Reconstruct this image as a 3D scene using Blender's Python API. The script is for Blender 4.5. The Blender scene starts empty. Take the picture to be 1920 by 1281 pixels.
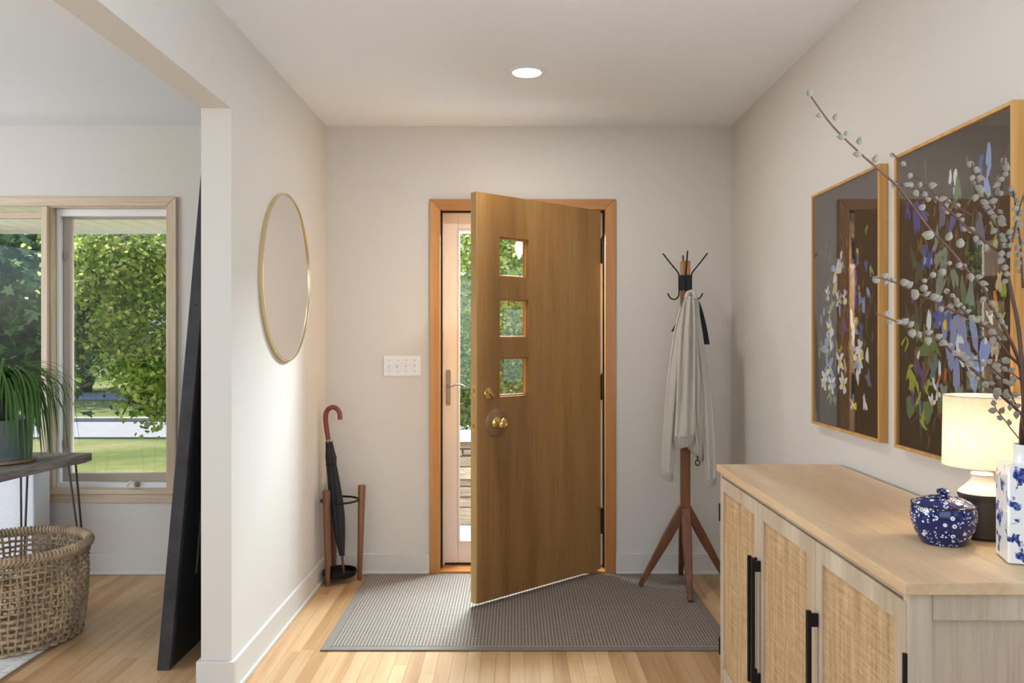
import bpy, math, random
import numpy as np
from mathutils import Vector, Matrix, Quaternion

R = random.Random(7)
NP = np.random.default_rng(11)
scn = bpy.context.scene
COL = scn.collection
PI = math.pi

# ------------------------------------------------------------------ camera
F = 1500.0            # focal length in pixels of the 1920 px wide frame
CAMZ = 1.287
cam = bpy.data.cameras.new('camera')
cam.sensor_width = 36.0
cam.lens = F / 1920.0 * 36.0
cam.shift_x = -6.0 / 1920.0
cam.shift_y = -7.5 / 1920.0
cam.clip_end = 300
cam_o = bpy.data.objects.new('camera', cam)
cam_o.location = (0, 0, CAMZ)
cam_o.rotation_euler = (PI / 2, 0, 0)
COL.objects.link(cam_o)
scn.camera = cam_o

# ------------------------------------------------------------------ view
vs = scn.view_settings
vs.view_transform = 'Standard'
vs.look = 'None'
vs.exposure = 0.12
vs.gamma = 1.0
vs.use_curve_mapping = False

# ------------------------------------------------------------------ sky, sun, added area lamps
world = bpy.data.worlds.new('sky')
scn.world = world
world.use_nodes = True
wn = world.node_tree
wn.nodes.clear()
w_out = wn.nodes.new('ShaderNodeOutputWorld')
w_bg = wn.nodes.new('ShaderNodeBackground')
w_sky = wn.nodes.new('ShaderNodeTexSky')
w_sky.sky_type = 'NISHITA'
w_sky.sun_disc = False
w_sky.sun_elevation = math.radians(58)
w_sky.sun_rotation = math.radians(-20)
w_sky.air_density = 1.0
w_sky.dust_density = 1.5
wn.links.new(w_sky.outputs[0], w_bg.inputs[0])
w_bg.inputs[1].default_value = 0.30
wn.links.new(w_bg.outputs[0], w_out.inputs[0])


def light(name, kind, loc, energy, color=(1, 1, 1), direction=None, **kw):
    l = bpy.data.lights.new(name, kind)
    l.energy = energy
    l.color = color
    for k, v in kw.items():
        setattr(l, k, v)
    o = bpy.data.objects.new(name, l)
    o.location = loc
    if direction is not None:
        o.rotation_euler = Vector(direction).to_track_quat('-Z', 'Y').to_euler()
    COL.objects.link(o)
    return o


light('sun', 'SUN', (0, 20, 20), 6.6, (1, .95, .86), (.30, -.52, -.95), angle=math.radians(.8))
# area lamps added in unseen wall openings to brighten the interior
light('fill_light_side', 'AREA', (-5.48, 1.75, 1.45), 115, (.86, .93, 1), (1, 0, .12), shape='RECTANGLE', size=2.5, size_y=1.7)  # added fill from the unseen side of the living room
light('fill_light_rear', 'AREA', (-1.6, -3.45, 1.35), 40, (.80, .90, 1), (0, 1, .55), shape='RECTANGLE', size=4.3, size_y=1.9)  # added fill behind the camera, tilted up
light('fill_light_right', 'AREA', (1.20, .1, 1.45), 72, (.70, .85, 1), (-1, .1, .95), shape='RECTANGLE', size=2.1, size_y=1.5)  # added fill, tilted up to lift the hall ceiling
# lamp added under the eaves, out of view, to brighten the doormat
light('fill_light_entrance', 'AREA', (-.11, 4.75, 2.02), 215, (.78, .90, 1), (0, -.56, -.83), shape='RECTANGLE', size=.5, size_y=.2)


# ------------------------------------------------------------------ helpers
def P(px, py, d):
    """point of the room seen at frame position px, py when it stands d metres in front of the camera"""
    return Vector(((px - 966) / F * d, d, CAMZ - (py - 633) / F * d))


def wm(o):
    m = o.matrix_basis.copy()
    if o.parent:
        return wm(o.parent) @ o.matrix_parent_inverse @ m
    return m


def tag(o, label=None, cat=None, group=None, kind=None):
    if label: o['label'] = label
    if cat: o['category'] = cat
    if group: o['group'] = group
    if kind: o['kind'] = kind
    return o


def thing(name, loc, label=None, cat=None, group=None, kind=None, rotz=0.0):
    o = bpy.data.objects.new(name, None)
    o.empty_display_size = .05
    o.location = loc
    o.rotation_euler = (0, 0, rotz)
    COL.objects.link(o)
    return tag(o, label, cat, group, kind)


class MB:
    """collects shapes, builds ONE mesh object"""

    def __init__(self):
        self.v = []
        self.f = []

    def add(self, vs_, fs_, m=None):
        n = len(self.v)
        if m is not None:
            vs_ = [m @ Vector(p) for p in vs_]
        self.v += [tuple(p) for p in vs_]
        self.f += [tuple(i + n for i in f) for f in fs_]
        return self

    def box(self, x0, x1, y0, y1, z0, z1, m=None):
        vs_ = [(x, y, z) for z in (z0, z1) for y in (y0, y1) for x in (x0, x1)]
        fs_ = [(0, 2, 3, 1), (4, 5, 7, 6), (0, 1, 5, 4), (2, 6, 7, 3), (0, 4, 6, 2), (1, 3, 7, 5)]
        return self.add(vs_, fs_, m)

    def rings(self, rings, cap0=True, cap1=True, closed=True, m=None):
        n = len(rings[0])
        vs_ = [p for r in rings for p in r]
        fs_ = []
        for i in range(len(rings) - 1):
            for j in range(n if closed else n - 1):
                k = (j + 1) % n
                fs_.append((i * n + j, i * n + k, (i + 1) * n + k, (i + 1) * n + j))
        if closed and cap0: fs_.append(tuple(range(n - 1, -1, -1)))
        if closed and cap1: fs_.append(tuple((len(rings) - 1) * n + j for j in range(n)))
        return self.add(vs_, fs_, m)

    def lathe(self, prof, seg=32, m=None, cap0=True, cap1=True):
        """prof: list of (radius, height) around z"""
        rs = [[(r * math.cos(2 * PI * j / seg), r * math.sin(2 * PI * j / seg), h) for j in range(seg)] for r, h in prof]
        return self.rings(rs, cap0, cap1, True, m)

    def tube(self, pts, rad, seg=8, caps=True, closed=False, up=None):
        pts = [Vector(p) for p in pts]
        n = len(pts)
        if not hasattr(rad, '__len__'): rad = [rad] * n
        rs = []
        prev = None
        for i, p in enumerate(pts):
            if closed:
                t = (pts[(i + 1) % n] - pts[i - 1]).normalized()
            else:
                t = (pts[min(i + 1, n - 1)] - pts[max(i - 1, 0)]).normalized()
            if prev is None:
                ref = Vector(up) if up else (Vector((0, 0, 1)) if abs(t.z) < .9 else Vector((0, 1, 0)))
                a = t.cross(ref).normalized()
            else:
                a = (prev - t * prev.dot(t)).normalized()
            prev = a
            b = t.cross(a)
            rs.append([p + a * (rad[i] * math.cos(2 * PI * j / seg)) + b * (rad[i] * math.sin(2 * PI * j / seg)) for j in range(seg)])
        if closed:
            rs.append(rs[0])
            return self.rings(rs, False, False)
        return self.rings(rs, caps, caps)

    def square(self, p0, p1, w0, w1, ref=(0, 1, 0)):
        """a square bar tapering from p0 to p1"""
        p0, p1 = Vector(p0), Vector(p1)
        t = (p1 - p0).normalized()
        a = t.cross(Vector(ref)).normalized()
        b = t.cross(a)
        rs = []
        for p, w in ((p0, w0), (p1, w1)):
            rs.append([p + (a * sx + b * sy) * (w / 2) for sx, sy in ((-1, -1), (1, -1), (1, 1), (-1, 1))])
        return self.rings(rs)

    def build(self, name, mat, parent=None, label=None, cat=None, group=None, kind=None, smooth=False, bevel=0, local=False, bseg=2, sub=0):
        """local: the shapes are in the parent's own frame; otherwise in the room's"""
        me = bpy.data.meshes.new(name)
        pts = np.array(self.v, dtype=float)
        c = (pts.min(0) + pts.max(0)) / 2
        if parent is None: c[2] = pts[:, 2].min()
        me.from_pydata((pts - c).tolist(), [], self.f)
        me.materials.append(mat)
        if smooth:
            me.shade_smooth()
            if smooth is not True:
                me.set_sharp_from_angle(angle=math.radians(smooth))
        me.update()
        o = bpy.data.objects.new(name, me)
        COL.objects.link(o)
        o.location = c
        if parent is not None:
            o.parent = parent
            if not local:
                o.matrix_parent_inverse = wm(parent).inverted()
        if bevel:
            b = o.modifiers.new('bevel', 'BEVEL')
            b.width = bevel
            b.segments = bseg
            b.limit_method = 'ANGLE'
            b.angle_limit = math.radians(40)
        if sub:
            s = o.modifiers.new('subdivision', 'SUBSURF')
            s.levels = s.render_levels = sub
        return tag(o, label, cat, group, kind)


def rot_to(direction, loc=(0, 0, 0)):
    """matrix turning +z into direction, then moving to loc"""
    return Matrix.Translation(Vector(loc)) @ Vector(direction).to_track_quat('Z', 'Y').to_matrix().to_4x4()


def smooth_path(pts, n=6):
    """Catmull-Rom through the points"""
    pts = [Vector(p) for p in pts]
    out = []
    for i in range(len(pts) - 1):
        p0, p1, p2, p3 = pts[max(i - 1, 0)], pts[i], pts[i + 1], pts[min(i + 2, len(pts) - 1)]
        for k in range(n):
            t = k / n
            out.append(.5 * ((2 * p1) + (p2 - p0) * t + (2 * p0 - 5 * p1 + 4 * p2 - p3) * t * t + (3 * p1 - p0 - 3 * p2 + p3) * t ** 3))
    out.append(pts[-1])
    return out


# ------------------------------------------------------------------ materials
def srgb(r, g, b):
    f = lambda c: (c / 255 / 12.92) if c / 255 <= .04045 else ((c / 255 + .055) / 1.055) ** 2.4
    return (f(r), f(g), f(b), 1)


class NT:
    def __init__(self, name):
        self.mat = bpy.data.materials.new(name)
        self.mat.use_nodes = True
        self.t = self.mat.node_tree
        self.t.nodes.clear()
        self.out = self.n('OutputMaterial')

    def n(self, kind, **kw):
        x = self.t.nodes.new('ShaderNode' + kind)
        for k, v in kw.items(): setattr(x, k, v)
        return x

    def l(self, a, b):
        self.t.links.new(a, b)

    def pr(self, base=None, rough=.5, metal=0.0, **kw):
        p = self.n('BsdfPrincipled')
        if base is not None: p.inputs['Base Color'].default_value = base
        p.inputs['Roughness'].default_value = rough
        p.inputs['Metallic'].default_value = metal
        for k, v in kw.items(): p.inputs[k.replace('_', ' ')].default_value = v
        self.l(p.outputs[0], self.out.inputs[0])
        self.p = p
        return p

    def coord(self, kind='Object', scale=(1, 1, 1), rnd=0.0):
        if kind == 'Position':
            src = self.n('NewGeometry').outputs['Position']
        else:
            src = self.n('TexCoord').outputs[kind]
        if rnd:
            oi = self.n('ObjectInfo')
            mul = self.n('Math', operation='MULTIPLY'); mul.inputs[1].default_value = rnd
            self.l(oi.outputs['Random'], mul.inputs[0])
            ad = self.n('VectorMath', operation='ADD')
            self.l(src, ad.inputs[0]); self.l(mul.outputs[0], ad.inputs[1])
            src = ad.outputs[0]
        mp = self.n('Mapping')
        mp.inputs['Scale'].default_value = scale
        self.l(src, mp.inputs['Vector'])
        return mp.outputs[0]

    def noise(self, vec, scale=1.0, detail=4.0, rough=.55, dist=0.0):
        x = self.n('TexNoise')
        x.inputs['Scale'].default_value = scale
        x.inputs['Detail'].default_value = detail
        x.inputs['Roughness'].default_value = rough
        x.inputs['Distortion'].default_value = dist
        if vec is not None: self.l(vec, x.inputs['Vector'])
        return x.outputs[0]

    def ramp(self, fac, stops, interp='LINEAR'):
        r = self.n('ValToRGB')
        r.color_ramp.interpolation = interp
        e = r.color_ramp.elements
        e[0].position, e[0].color = stops[0]
        e[1].position, e[1].color = stops[-1]
        for p, c in stops[1:-1]:
            x = e.new(p); x.color = c
        self.l(fac, r.inputs[0])
        return r.outputs[0]

    def mix(self, a, b, fac=.5, mode='MIX'):
        m = self.n('Mix', data_type='RGBA', blend_type=mode)
        for v, i in ((fac, 0), (a, 6), (b, 7)):
            if hasattr(v, 'is_linked') or hasattr(v, 'links'):
                self.l(v, m.inputs[i])
            else:
                m.inputs[i].default_value = v
        return m.outputs[2]

    def math(self, op, a, b=0.0):
        m = self.n('Math', operation=op)
        for i, v in ((0, a), (1, b)):
            if hasattr(v, 'links'): self.l(v, m.inputs[i])
            else: m.inputs[i].default_value = v
        return m.outputs[0]

    def bump(self, h, strength=.2, dist=.002):
        b = self.n('Bump')
        b.inputs['Strength'].default_value = strength
        b.inputs['Distance'].default_value = dist
        self.l(h, b.inputs['Height'])
        self.l(b.outputs[0], self.p.inputs['Normal'])


def flat(name, rgb, rough=.5, metal=0.0, bump=0.0, bscale=200, vary=0.0, **kw):
    m = NT(name)
    m.pr(srgb(*rgb), rough, metal, **kw)
    if vary:
        n = m.noise(m.coord(), 9, 4)
        d = srgb(*[c * (1 - vary) for c in rgb])
        m.l(m.ramp(n, [(.3, d), (.7, srgb(*rgb))]), m.p.inputs['Base Color'])
    if bump:
        m.bump(m.noise(m.coord(), bscale, 3), bump, .001)
    return m.mat


def wood(name, dark, mid, light_, axis=2, scale=14.0, stretch=.07, rough=.45, rings=0.0, pores=.35, rnd=7.0, coords='Object', tone=0.0, bump=.06, spec=.5):
    m = NT(name)
    m.pr(None, rough)
    m.p.inputs['Specular IOR Level'].default_value = spec
    s = [scale] * 3
    s[axis] = scale * stretch
    v = m.coord(coords, tuple(s), rnd)
    base = m.noise(v, 1.0, 5, .6, .5)
    if rings:
        lo = m.coord(coords, tuple(c * .28 for c in s), rnd)
        ln = m.noise(lo, 1.0, 2, .5, .3)
        sn = m.math('SINE', m.math('MULTIPLY', ln, rings))
        base = m.math('ADD', m.math('MULTIPLY', base, .62), m.math('MULTIPLY', m.math('ADD', sn, 1.0), .19))
    col = m.ramp(base, [(.28, srgb(*dark)), (.5, srgb(*mid)), (.72, srgb(*light_))])
    s2 = [scale * 9] * 3
    s2[axis] = scale * 9 * stretch * .5
    fine = m.noise(m.coord(coords, tuple(s2), rnd), 1.0, 3, .6)
    fr = m.ramp(fine, [(.32, (1 - pores,) * 3 + (1,)), (.55, (1, 1, 1, 1))])
    col = m.mix(col, fr, 1.0, 'MULTIPLY')
    if tone:
        oi = m.n('ObjectInfo')
        tr = m.ramp(oi.outputs['Random'], [(0, (1 - tone, 1 - tone * 1.15, 1 - tone * 1.3, 1)), (1, (1 + tone * .5, 1 + tone * .5, 1 + tone * .5, 1))])
        col = m.mix(col, tr, 1.0, 'MULTIPLY')
    m.l(col, m.p.inputs['Base Color'])
    if bump: m.bump(fine, bump, .001)
    return m.mat


def glass_mat(name, tint=(1, 1, 1, 1), ior=1.5, refl=1.0):
    m = NT(name)
    tr = m.n('BsdfTransparent'); tr.inputs[0].default_value = tint
    gl = m.n('BsdfGlossy'); gl.inputs['Roughness'].default_value = 0.0
    fr = m.n('Fresnel')
    bf = m.n('NewGeometry')      # the same reflectance from either side of a thin pane
    m.l(m.math('ADD', m.math('MULTIPLY', bf.outputs['Backfacing'], 1 / ior - ior), ior), fr.inputs['IOR'])
    f = m.math('MULTIPLY', fr.outputs[0], refl)
    mx = m.n('MixShader')
    m.l(f, mx.inputs[0]); m.l(tr.outputs[0], mx.inputs[1]); m.l(gl.outputs[0], mx.inputs[2])
    m.l(mx.outputs[0], m.out.inputs[0])
    return m.mat


def leaf_mat(name, c_dark, c_mid, c_light, trans=.45, rough=.45):
    m = NT(name)
    geo = m.n('NewGeometry')
    col = m.ramp(geo.outputs['Random Per Island'], [(0, srgb(*c_dark)), (.5, srgb(*c_mid)), (1, srgb(*c_light))])
    p = m.pr(None, rough)
    p.inputs['Specular IOR Level'].default_value = .35
    m.l(col, p.inputs['Base Color'])
    t = m.n('BsdfTranslucent')
    tc = m.mix(col, (.75, 1.0, .25, 1), .35, 'MULTIPLY')
    m.l(col, t.inputs[0])
    mx = m.n('MixShader'); mx.inputs[0].default_value = trans
    m.l(p.outputs[0], mx.inputs[1]); m.l(t.outputs[0], mx.inputs[2])
    m.l(mx.outputs[0], m.out.inputs[0])
    return m.mat


MAT = {}
MAT['wall'] = flat('greige wall paint', (213, 206, 197), .85, bump=.05, bscale=350)
MAT['ceiling'] = flat('white ceiling paint', (238, 239, 241), .9, bump=.04, bscale=300)
MAT['base'] = flat('grey white baseboard paint', (210, 205, 197), .5)
MAT['floor'] = wood('oak strip flooring', (178, 135, 92), (197, 155, 109), (209, 171, 127), axis=1, scale=16, stretch=.05, rough=.36, rings=14, pores=.14, rnd=31, coords='Position', tone=.07)
MAT['subfloor'] = flat('dark subfloor', (92, 64, 40), .8)
MAT['door'] = wood('golden oak door veneer', (130, 91, 45), (150, 107, 57), (165, 122, 70), axis=2, scale=9, stretch=.09, rough=.38, rings=17, pores=.16)
MAT['door_edge'] = wood('pale oak door edge', (176, 140, 88), (192, 155, 100), (205, 170, 114), axis=2, scale=20, stretch=.05, rough=.45, pores=.12)
MAT['casing'] = wood('orange fir casing', (178, 118, 58), (196, 138, 74), (208, 153, 90), axis=2, scale=22, stretch=.04, rough=.38, rings=8, pores=.14)
MAT['casing_h'] = wood('orange fir head casing', (178, 118, 58), (196, 138, 74), (208, 153, 90), axis=0, scale=22, stretch=.04, rough=.38, rings=8, pores=.14)
MAT['pale_v'] = wood('bleached window wood', (186, 160, 130), (208, 186, 158), (222, 204, 180), axis=2, scale=20, stretch=.05, rough=.5, pores=.16)
MAT['pale_h'] = wood('bleached window rail wood', (186, 160, 130), (208, 186, 158), (222, 204, 180), axis=0, scale=20, stretch=.05, rough=.5, pores=.16)
MAT['sash'] = flat('taupe window sash', (176, 163, 150), .5)
MAT['white'] = flat('white vinyl', (232, 231, 230), .4)
MAT['storm'] = flat('almond storm door enamel', (238, 228, 220), .4)
MAT['gasket'] = flat('black gasket', (28, 26, 26), .7)
MAT['glass'] = glass_mat('window glass', (.97, .985, .98, 1))
MAT['art_glass'] = glass_mat('picture glass', (.97, .97, .97, 1), 1.5, 1.25)
MAT['brass'] = flat('polished brass', (222, 192, 124), .2, 1.0)
MAT['old_brass'] = flat('dull bronze plate', (168, 136, 108), .38, .9)
MAT['nickel'] = flat('worn nickel', (158, 142, 124), .45, .7)
MAT['black_metal'] = flat('black metal', (30, 28, 28), .45, .6)
MAT['dark_hinge'] = flat('dark bronze hinge', (70, 56, 42), .4, .8)
MAT['plate'] = flat('white switch plastic', (226, 224, 224), .35)
MAT['gold'] = flat('champagne gold mirror frame', (216, 202, 164), .32, 1.0)
m_ = NT('silver mirror'); m_.pr((.86, .86, .86, 1), .0, 1.0); MAT['mirror'] = m_.mat
MAT['walnut'] = wood('walnut', (92, 58, 38), (120, 80, 54), (146, 102, 72), axis=2, scale=26, stretch=.05, rough=.45, pores=.2)
MAT['rack_wood'] = wood('dark walnut rack', (86, 50, 28), (112, 68, 38), (136, 86, 50), axis=2, scale=26, stretch=.05, rough=.4, pores=.2)
MAT['rack_top'] = wood('rack post top oak', (150, 96, 44), (176, 118, 60), (190, 132, 74), axis=2, scale=26, stretch=.05, rough=.45)
MAT['umbrella'] = flat('black umbrella cloth', (34, 34, 38), .75, bump=.1)
MAT['crook'] = wood('red brown crook handle', (104, 48, 34), (130, 64, 46), (146, 78, 58), axis=2, scale=30, stretch=.1, rough=.3)


def woven_mat():
    m = NT('grey brown woven doormat')
    m.pr(None, .95)
    m.p.inputs['Specular IOR Level'].default_value = .15
    v = m.coord('Object')
    w1 = m.n('TexWave', wave_type='BANDS', bands_direction='X'); w1.inputs['Scale'].default_value = 22; w1.inputs['Distortion'].default_value = .6; w1.inputs['Detail Scale'].default_value = 9
    w2 = m.n('TexWave', wave_type='BANDS', bands_direction='Y'); w2.inputs['Scale'].default_value = 20; w2.inputs['Distortion'].default_value = .6; w2.inputs['Detail Scale'].default_value = 9
    m.l(v, w1.inputs[0]); m.l(v, w2.inputs[0])
    g = m.math('MAXIMUM', w1.outputs[1], w2.outputs[1])
    n = m.noise(v, 330, 3)
    h = m.math('ADD', m.math('MULTIPLY', g, .7), m.math('MULTIPLY', n, .5))
    c = m.ramp(h, [(.35, srgb(74, 64, 56)), (.7, srgb(128, 116, 105)), (1.0, srgb(168, 158, 148))])
    m.l(c, m.p.inputs['Base Color'])
    m.bump(h, .9, .004)
    return m.mat


def rattan_mat():
    m = NT('woven rattan cane')
    m.pr(None, .6)
    v = m.coord('Object')
    a = m.noise(m.coord('Object', (1, 60, 5)), 1.0, 4, .6)
    b = m.noise(m.coord('Object', (1, 7, 190)), 1.0, 3, .6)
    c = m.noise(m.coord('Object', (1, 260, 60)), 1.0, 2, .6)
    h = m.math('ADD', m.math('ADD', m.math('MULTIPLY', a, .45), m.math('MULTIPLY', b, .35)), m.math('MULTIPLY', c, .3))
    m.l(m.ramp(h, [(.36, srgb(134, 102, 68)), (.54, srgb(188, 153, 110)), (.74, srgb(220, 192, 152))]), m.p.inputs['Base Color'])
    m.bump(c, .5, .002)
    return m.mat


def porcelain_mat(name, ground, ink, scale, thr, fine=3.0):
    m = NT(name)
    m.pr(None, .07)
    v = m.coord('Object')
    vo = m.n('TexVoronoi', feature='F1'); vo.inputs['Scale'].default_value = scale; vo.inputs['Randomness'].default_value = .9
    m.l(v, vo.inputs['Vector'])
    vf = m.n('TexVoronoi', feature='F1'); vf.inputs['Scale'].default_value = scale * fine
    m.l(v, vf.inputs['Vector'])
    big = m.noise(v, scale * .45, 3, .6, .8)
    return m, vo, vf, big


def bowl_mat():
    m, vo, vf, big = porcelain_mat('cobalt blossom porcelain', None, None, 62, .3)
    # white blossoms: small round cells where a broad noise is high
    dots = m.ramp(vf.outputs['Distance'], [(.36, (1, 1, 1, 1)), (.42, (0, 0, 0, 1))])
    area = m.ramp(big, [(.51, (0, 0, 0, 1)), (.53, (1, 1, 1, 1))])
    mask = m.mix((0, 0, 0, 1), dots, area)
    petals = m.ramp(vo.outputs['Distance'], [(.14, (.25, .25, .25, 1)), (.17, (1, 1, 1, 1)), (.30, (1, 1, 1, 1)), (.34, (0, 0, 0, 1))])
    ar2 = m.ramp(big, [(.47, (1, 1, 1, 1)), (.49, (0, 0, 0, 1))])
    mask2 = m.mix((0, 0, 0, 1), petals, ar2)
    allm = m.math('MAXIMUM', mask, mask2)
    m.l(m.mix(srgb(20, 32, 92), srgb(226, 230, 236), allm), m.p.inputs['Base Color'])
    return m.mat


def vase_mat():
    m, vo, vf, big = porcelain_mat('white porcelain with blue figures', None, None, 30, .3)
    n = m.noise(m.coord('Object'), 26, 5, .62, .5)
    fig = m.ramp(n, [(.53, (0, 0, 0, 1)), (.56, (1, 1, 1, 1))])
    tex = m.ramp(m.noise(m.coord('Object'), 190, 3), [(.42, srgb(26, 38, 104)), (.6, srgb(96, 118, 188))])
    m.l(m.mix(srgb(238, 237, 234), tex, fig), m.p.inputs['Base Color'])
    return m.mat


def fabric(name, dark, light_, scale=600, rough=.9, sheen=.3, bump=.35):
    m = NT(name)
    m.pr(None, rough)
    m.p.inputs['Sheen Weight'].default_value = sheen
    a = m.noise(m.coord('Object', (1, 1, .25)), scale, 2)
    b = m.noise(m.coord('Object', (.25, .25, 1)), scale, 2)
    h = m.math('MULTIPLY', m.math('ADD', a, b), .5)
    m.l(m.ramp(h, [(.38, srgb(*dark)), (.62, srgb(*light_))]), m.p.inputs['Base Color'])
    m.bump(h, bump, .001)
    return m.mat


def catkin_mat():
    m = NT('silver grey catkin fur')
    m.pr(None, .95)
    m.l(m.ramp(m.noise(m.coord('Object', (1, 1, .3)), 9, 3), [(.35, srgb(112, 104, 91)), (.65, srgb(158, 149, 134))]), m.p.inputs['Base Color'])
    m.p.inputs['Sheen Weight'].default_value = .6
    m.p.inputs['Sheen Roughness'].default_value = .35
    t = m.n('BsdfTranslucent'); t.inputs[0].default_value = srgb(240, 226, 206)
    mx = m.n('MixShader'); mx.inputs[0].default_value = .22
    m.l(m.p.outputs[0], mx.inputs[1]); m.l(t.outputs[0], mx.inputs[2]); m.l(mx.outputs[0], m.out.inputs[0])
    return m.mat


def attr_mat(name, rough=.6):
    m = NT(name)
    m.pr(None, rough)
    a = m.n('VertexColor'); a.layer_name = 'paint'
    m.l(a.outputs[0], m.p.inputs['Base Color'])
    return m.mat


def lawn_mat():
    m = NT('mown lawn')
    m.pr(None, .95)
    m.p.inputs['Specular IOR Level'].default_value = .1
    a = m.noise(m.coord('Position', (.5, 1.1, 1)), 1.0, 5, .6)
    b = m.noise(m.coord('Position'), 30, 4, .7)
    h = m.math('ADD', m.math('MULTIPLY', a, .7), m.math('MULTIPLY', b, .3))
    m.l(m.ramp(h, [(.34, srgb(84, 102, 54)), (.5, srgb(120, 130, 76)), (.66, srgb(156, 148, 108))]), m.p.inputs['Base Color'])
    m.bump(b, .8, .03)
    return m.mat


def shade_mat():
    m = NT('cream linen lampshade')
    d = m.n('BsdfDiffuse'); t = m.n('BsdfTranslucent')
    a = m.noise(m.coord('Object', (1, 1, .1)), 420, 2)
    b = m.noise(m.coord('Object', (.1, .1, 1)), 420, 2)
    c = m.ramp(m.math('MULTIPLY', m.math('ADD', a, b), .5), [(.35, srgb(232, 218, 196)), (.65, srgb(248, 240, 226))])
    m.l(c, d.inputs[0]); m.l(c, t.inputs[0])
    mx = m.n('MixShader'); mx.inputs[0].default_value = .5
    m.l(d.outputs[0], mx.inputs[1]); m.l(t.outputs[0], mx.inputs[2]); m.l(mx.outputs[0], m.out.inputs[0])
    return m.mat


def emit_mat(name, rgb, strength):
    m = NT(name)
    e = m.n('Emission'); e.inputs[0].default_value = srgb(*rgb); e.inputs[1].default_value = strength
    m.l(e.outputs[0], m.out.inputs[0])
    return m.mat


MAT['mat'] = woven_mat()
MAT['mat_edge'] = flat('doormat rubber border', (124, 114, 104), .85, bump=.4, bscale=500)
MAT['rattan'] = rattan_mat()
MAT['bowl'] = bowl_mat()
MAT['vase'] = vase_mat()
MAT['porcelain'] = flat('plain white porcelain', (240, 239, 236), .08)
MAT['rim'] = flat('dark brown glaze rim', (44, 32, 30), .2)
MAT['jacket'] = fabric('stone grey cotton jacket', (180, 173, 161), (202, 195, 184), 900)
MAT['rib'] = fabric('stone grey rib knit', (172, 165, 153), (196, 189, 178), 900)
MAT['navy_cloth'] = fabric('dark navy cloth', (20, 21, 30), (30, 31, 42), 700)
MAT['linen'] = fabric('white linen upholstery', (216, 216, 222), (238, 238, 242), 500, bump=.3)
MAT['rug'] = fabric('cream wool rug', (186, 180, 168), (226, 221, 210), 60, bump=.8)
MAT['catkin'] = catkin_mat()
MAT['twig'] = flat('reddish brown willow bark', (92, 56, 40), .6, vary=.35)
MAT['cab'] = wood('whitewashed mango wood', (186, 164, 140), (206, 187, 164), (220, 203, 182), axis=2, scale=12, stretch=.09, rough=.5, rings=9, pores=.14)
MAT['cab_y'] = wood('whitewashed mango rails', (186, 164, 140), (206, 187, 164), (220, 203, 182), axis=1, scale=12, stretch=.09, rough=.5, rings=9, pores=.14)
MAT['cab_top'] = wood('blond mango worktop', (210, 176, 136), (228, 199, 160), (237, 213, 178), axis=1, scale=10, stretch=.10, rough=.42, rings=9, pores=.12)
MAT['frame_gold'] = wood('honey oak picture frame', (176, 126, 62), (198, 150, 84), (212, 168, 102), axis=2, scale=30, stretch=.04, rough=.4, pores=.1)
MAT['canvas'] = flat('dark umber canvas', (50, 38, 27), .8, bump=.2, bscale=900)
MAT['paint'] = attr_mat('brush painted flowers')
MAT['shade'] = shade_mat()
MAT['lamp_white'] = flat('white glazed lamp shoulder', (214, 208, 204), .35, vary=.1)
MAT['lamp_dark'] = flat('charcoal stoneware', (58, 50, 46), .5)
MAT['navy'] = flat('blackish navy lacquer', (11, 15, 26), .45)
MAT['navy_edge'] = flat('worn dark steel edge', (60, 57, 60), .42, .15, vary=.4)
MAT['steel'] = flat('grey steel rod', (92, 88, 86), .4, .8)
MAT['reclaimed'] = wood('weathered grey brown plank', (136, 124, 118), (176, 164, 156), (206, 196, 188), axis=1, scale=16, stretch=.06, rough=.7, rings=10, pores=.4, bump=.4)
MAT['pot'] = flat('grey green glazed pot', (112, 126, 122), .35, vary=.08)
MAT['soil'] = flat('dark potting soil', (48, 38, 30), .95, bump=.8, bscale=150)
MAT['saucer'] = wood('oak saucer', (138, 104, 74), (164, 128, 96), (180, 146, 112), axis=0, scale=20, stretch=.1)
MAT['palm'] = leaf_mat('ponytail palm leaf', (52, 88, 40), (78, 118, 56), (116, 150, 78), .3, .35)
MAT['basket'] = flat('brown seagrass', (204, 174, 136), .75, bump=.8, bscale=260, vary=.4)
MAT['leaf_maple'] = leaf_mat('maple leaf', (46, 92, 56), (96, 142, 88), (168, 196, 140), .42, .22)
MAT['leaf_lime'] = leaf_mat('lime tree leaf', (70, 108, 38), (158, 184, 78), (240, 238, 156), .5, .28)
MAT['leaf_far'] = leaf_mat('far foliage', (54, 90, 40), (96, 134, 62), (150, 178, 98), .4, .6)
MAT['bark'] = flat('grey brown bark', (86, 76, 70), .9, bump=1.0, bscale=40, vary=.4)
MAT['lawn'] = lawn_mat()
MAT['path'] = flat('pale concrete path', (150, 149, 152), .9, bump=.3, bscale=60, vary=.06)
MAT['road'] = flat('grey asphalt', (150, 150, 158), .9, bump=.3, bscale=60, vary=.08)
MAT['kerb'] = flat('concrete kerb', (176, 170, 164), .9, vary=.1)
MAT['concrete'] = flat('porch concrete', (206, 202, 196), .9, bump=.3, bscale=80, vary=.08)
MAT['stone'] = None
m_ = NT('buff ledge stone'); m_.pr(None, .9)
oi_ = m_.n('ObjectInfo')
st_ = m_.ramp(oi_.outputs['Random'], [(0, srgb(142, 120, 100)), (.5, srgb(176, 154, 132)), (1, srgb(196, 178, 156))])
sn_ = m_.noise(m_.coord('Position', (4, 4, 22)), 2.0, 6, .65)
m_.l(m_.mix(st_, m_.ramp(sn_, [(.35, (.6, .57, .54, 1)), (.6, (1, 1, 1, 1))]), 1.0, 'MULTIPLY'), m_.p.inputs['Base Color'])
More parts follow.
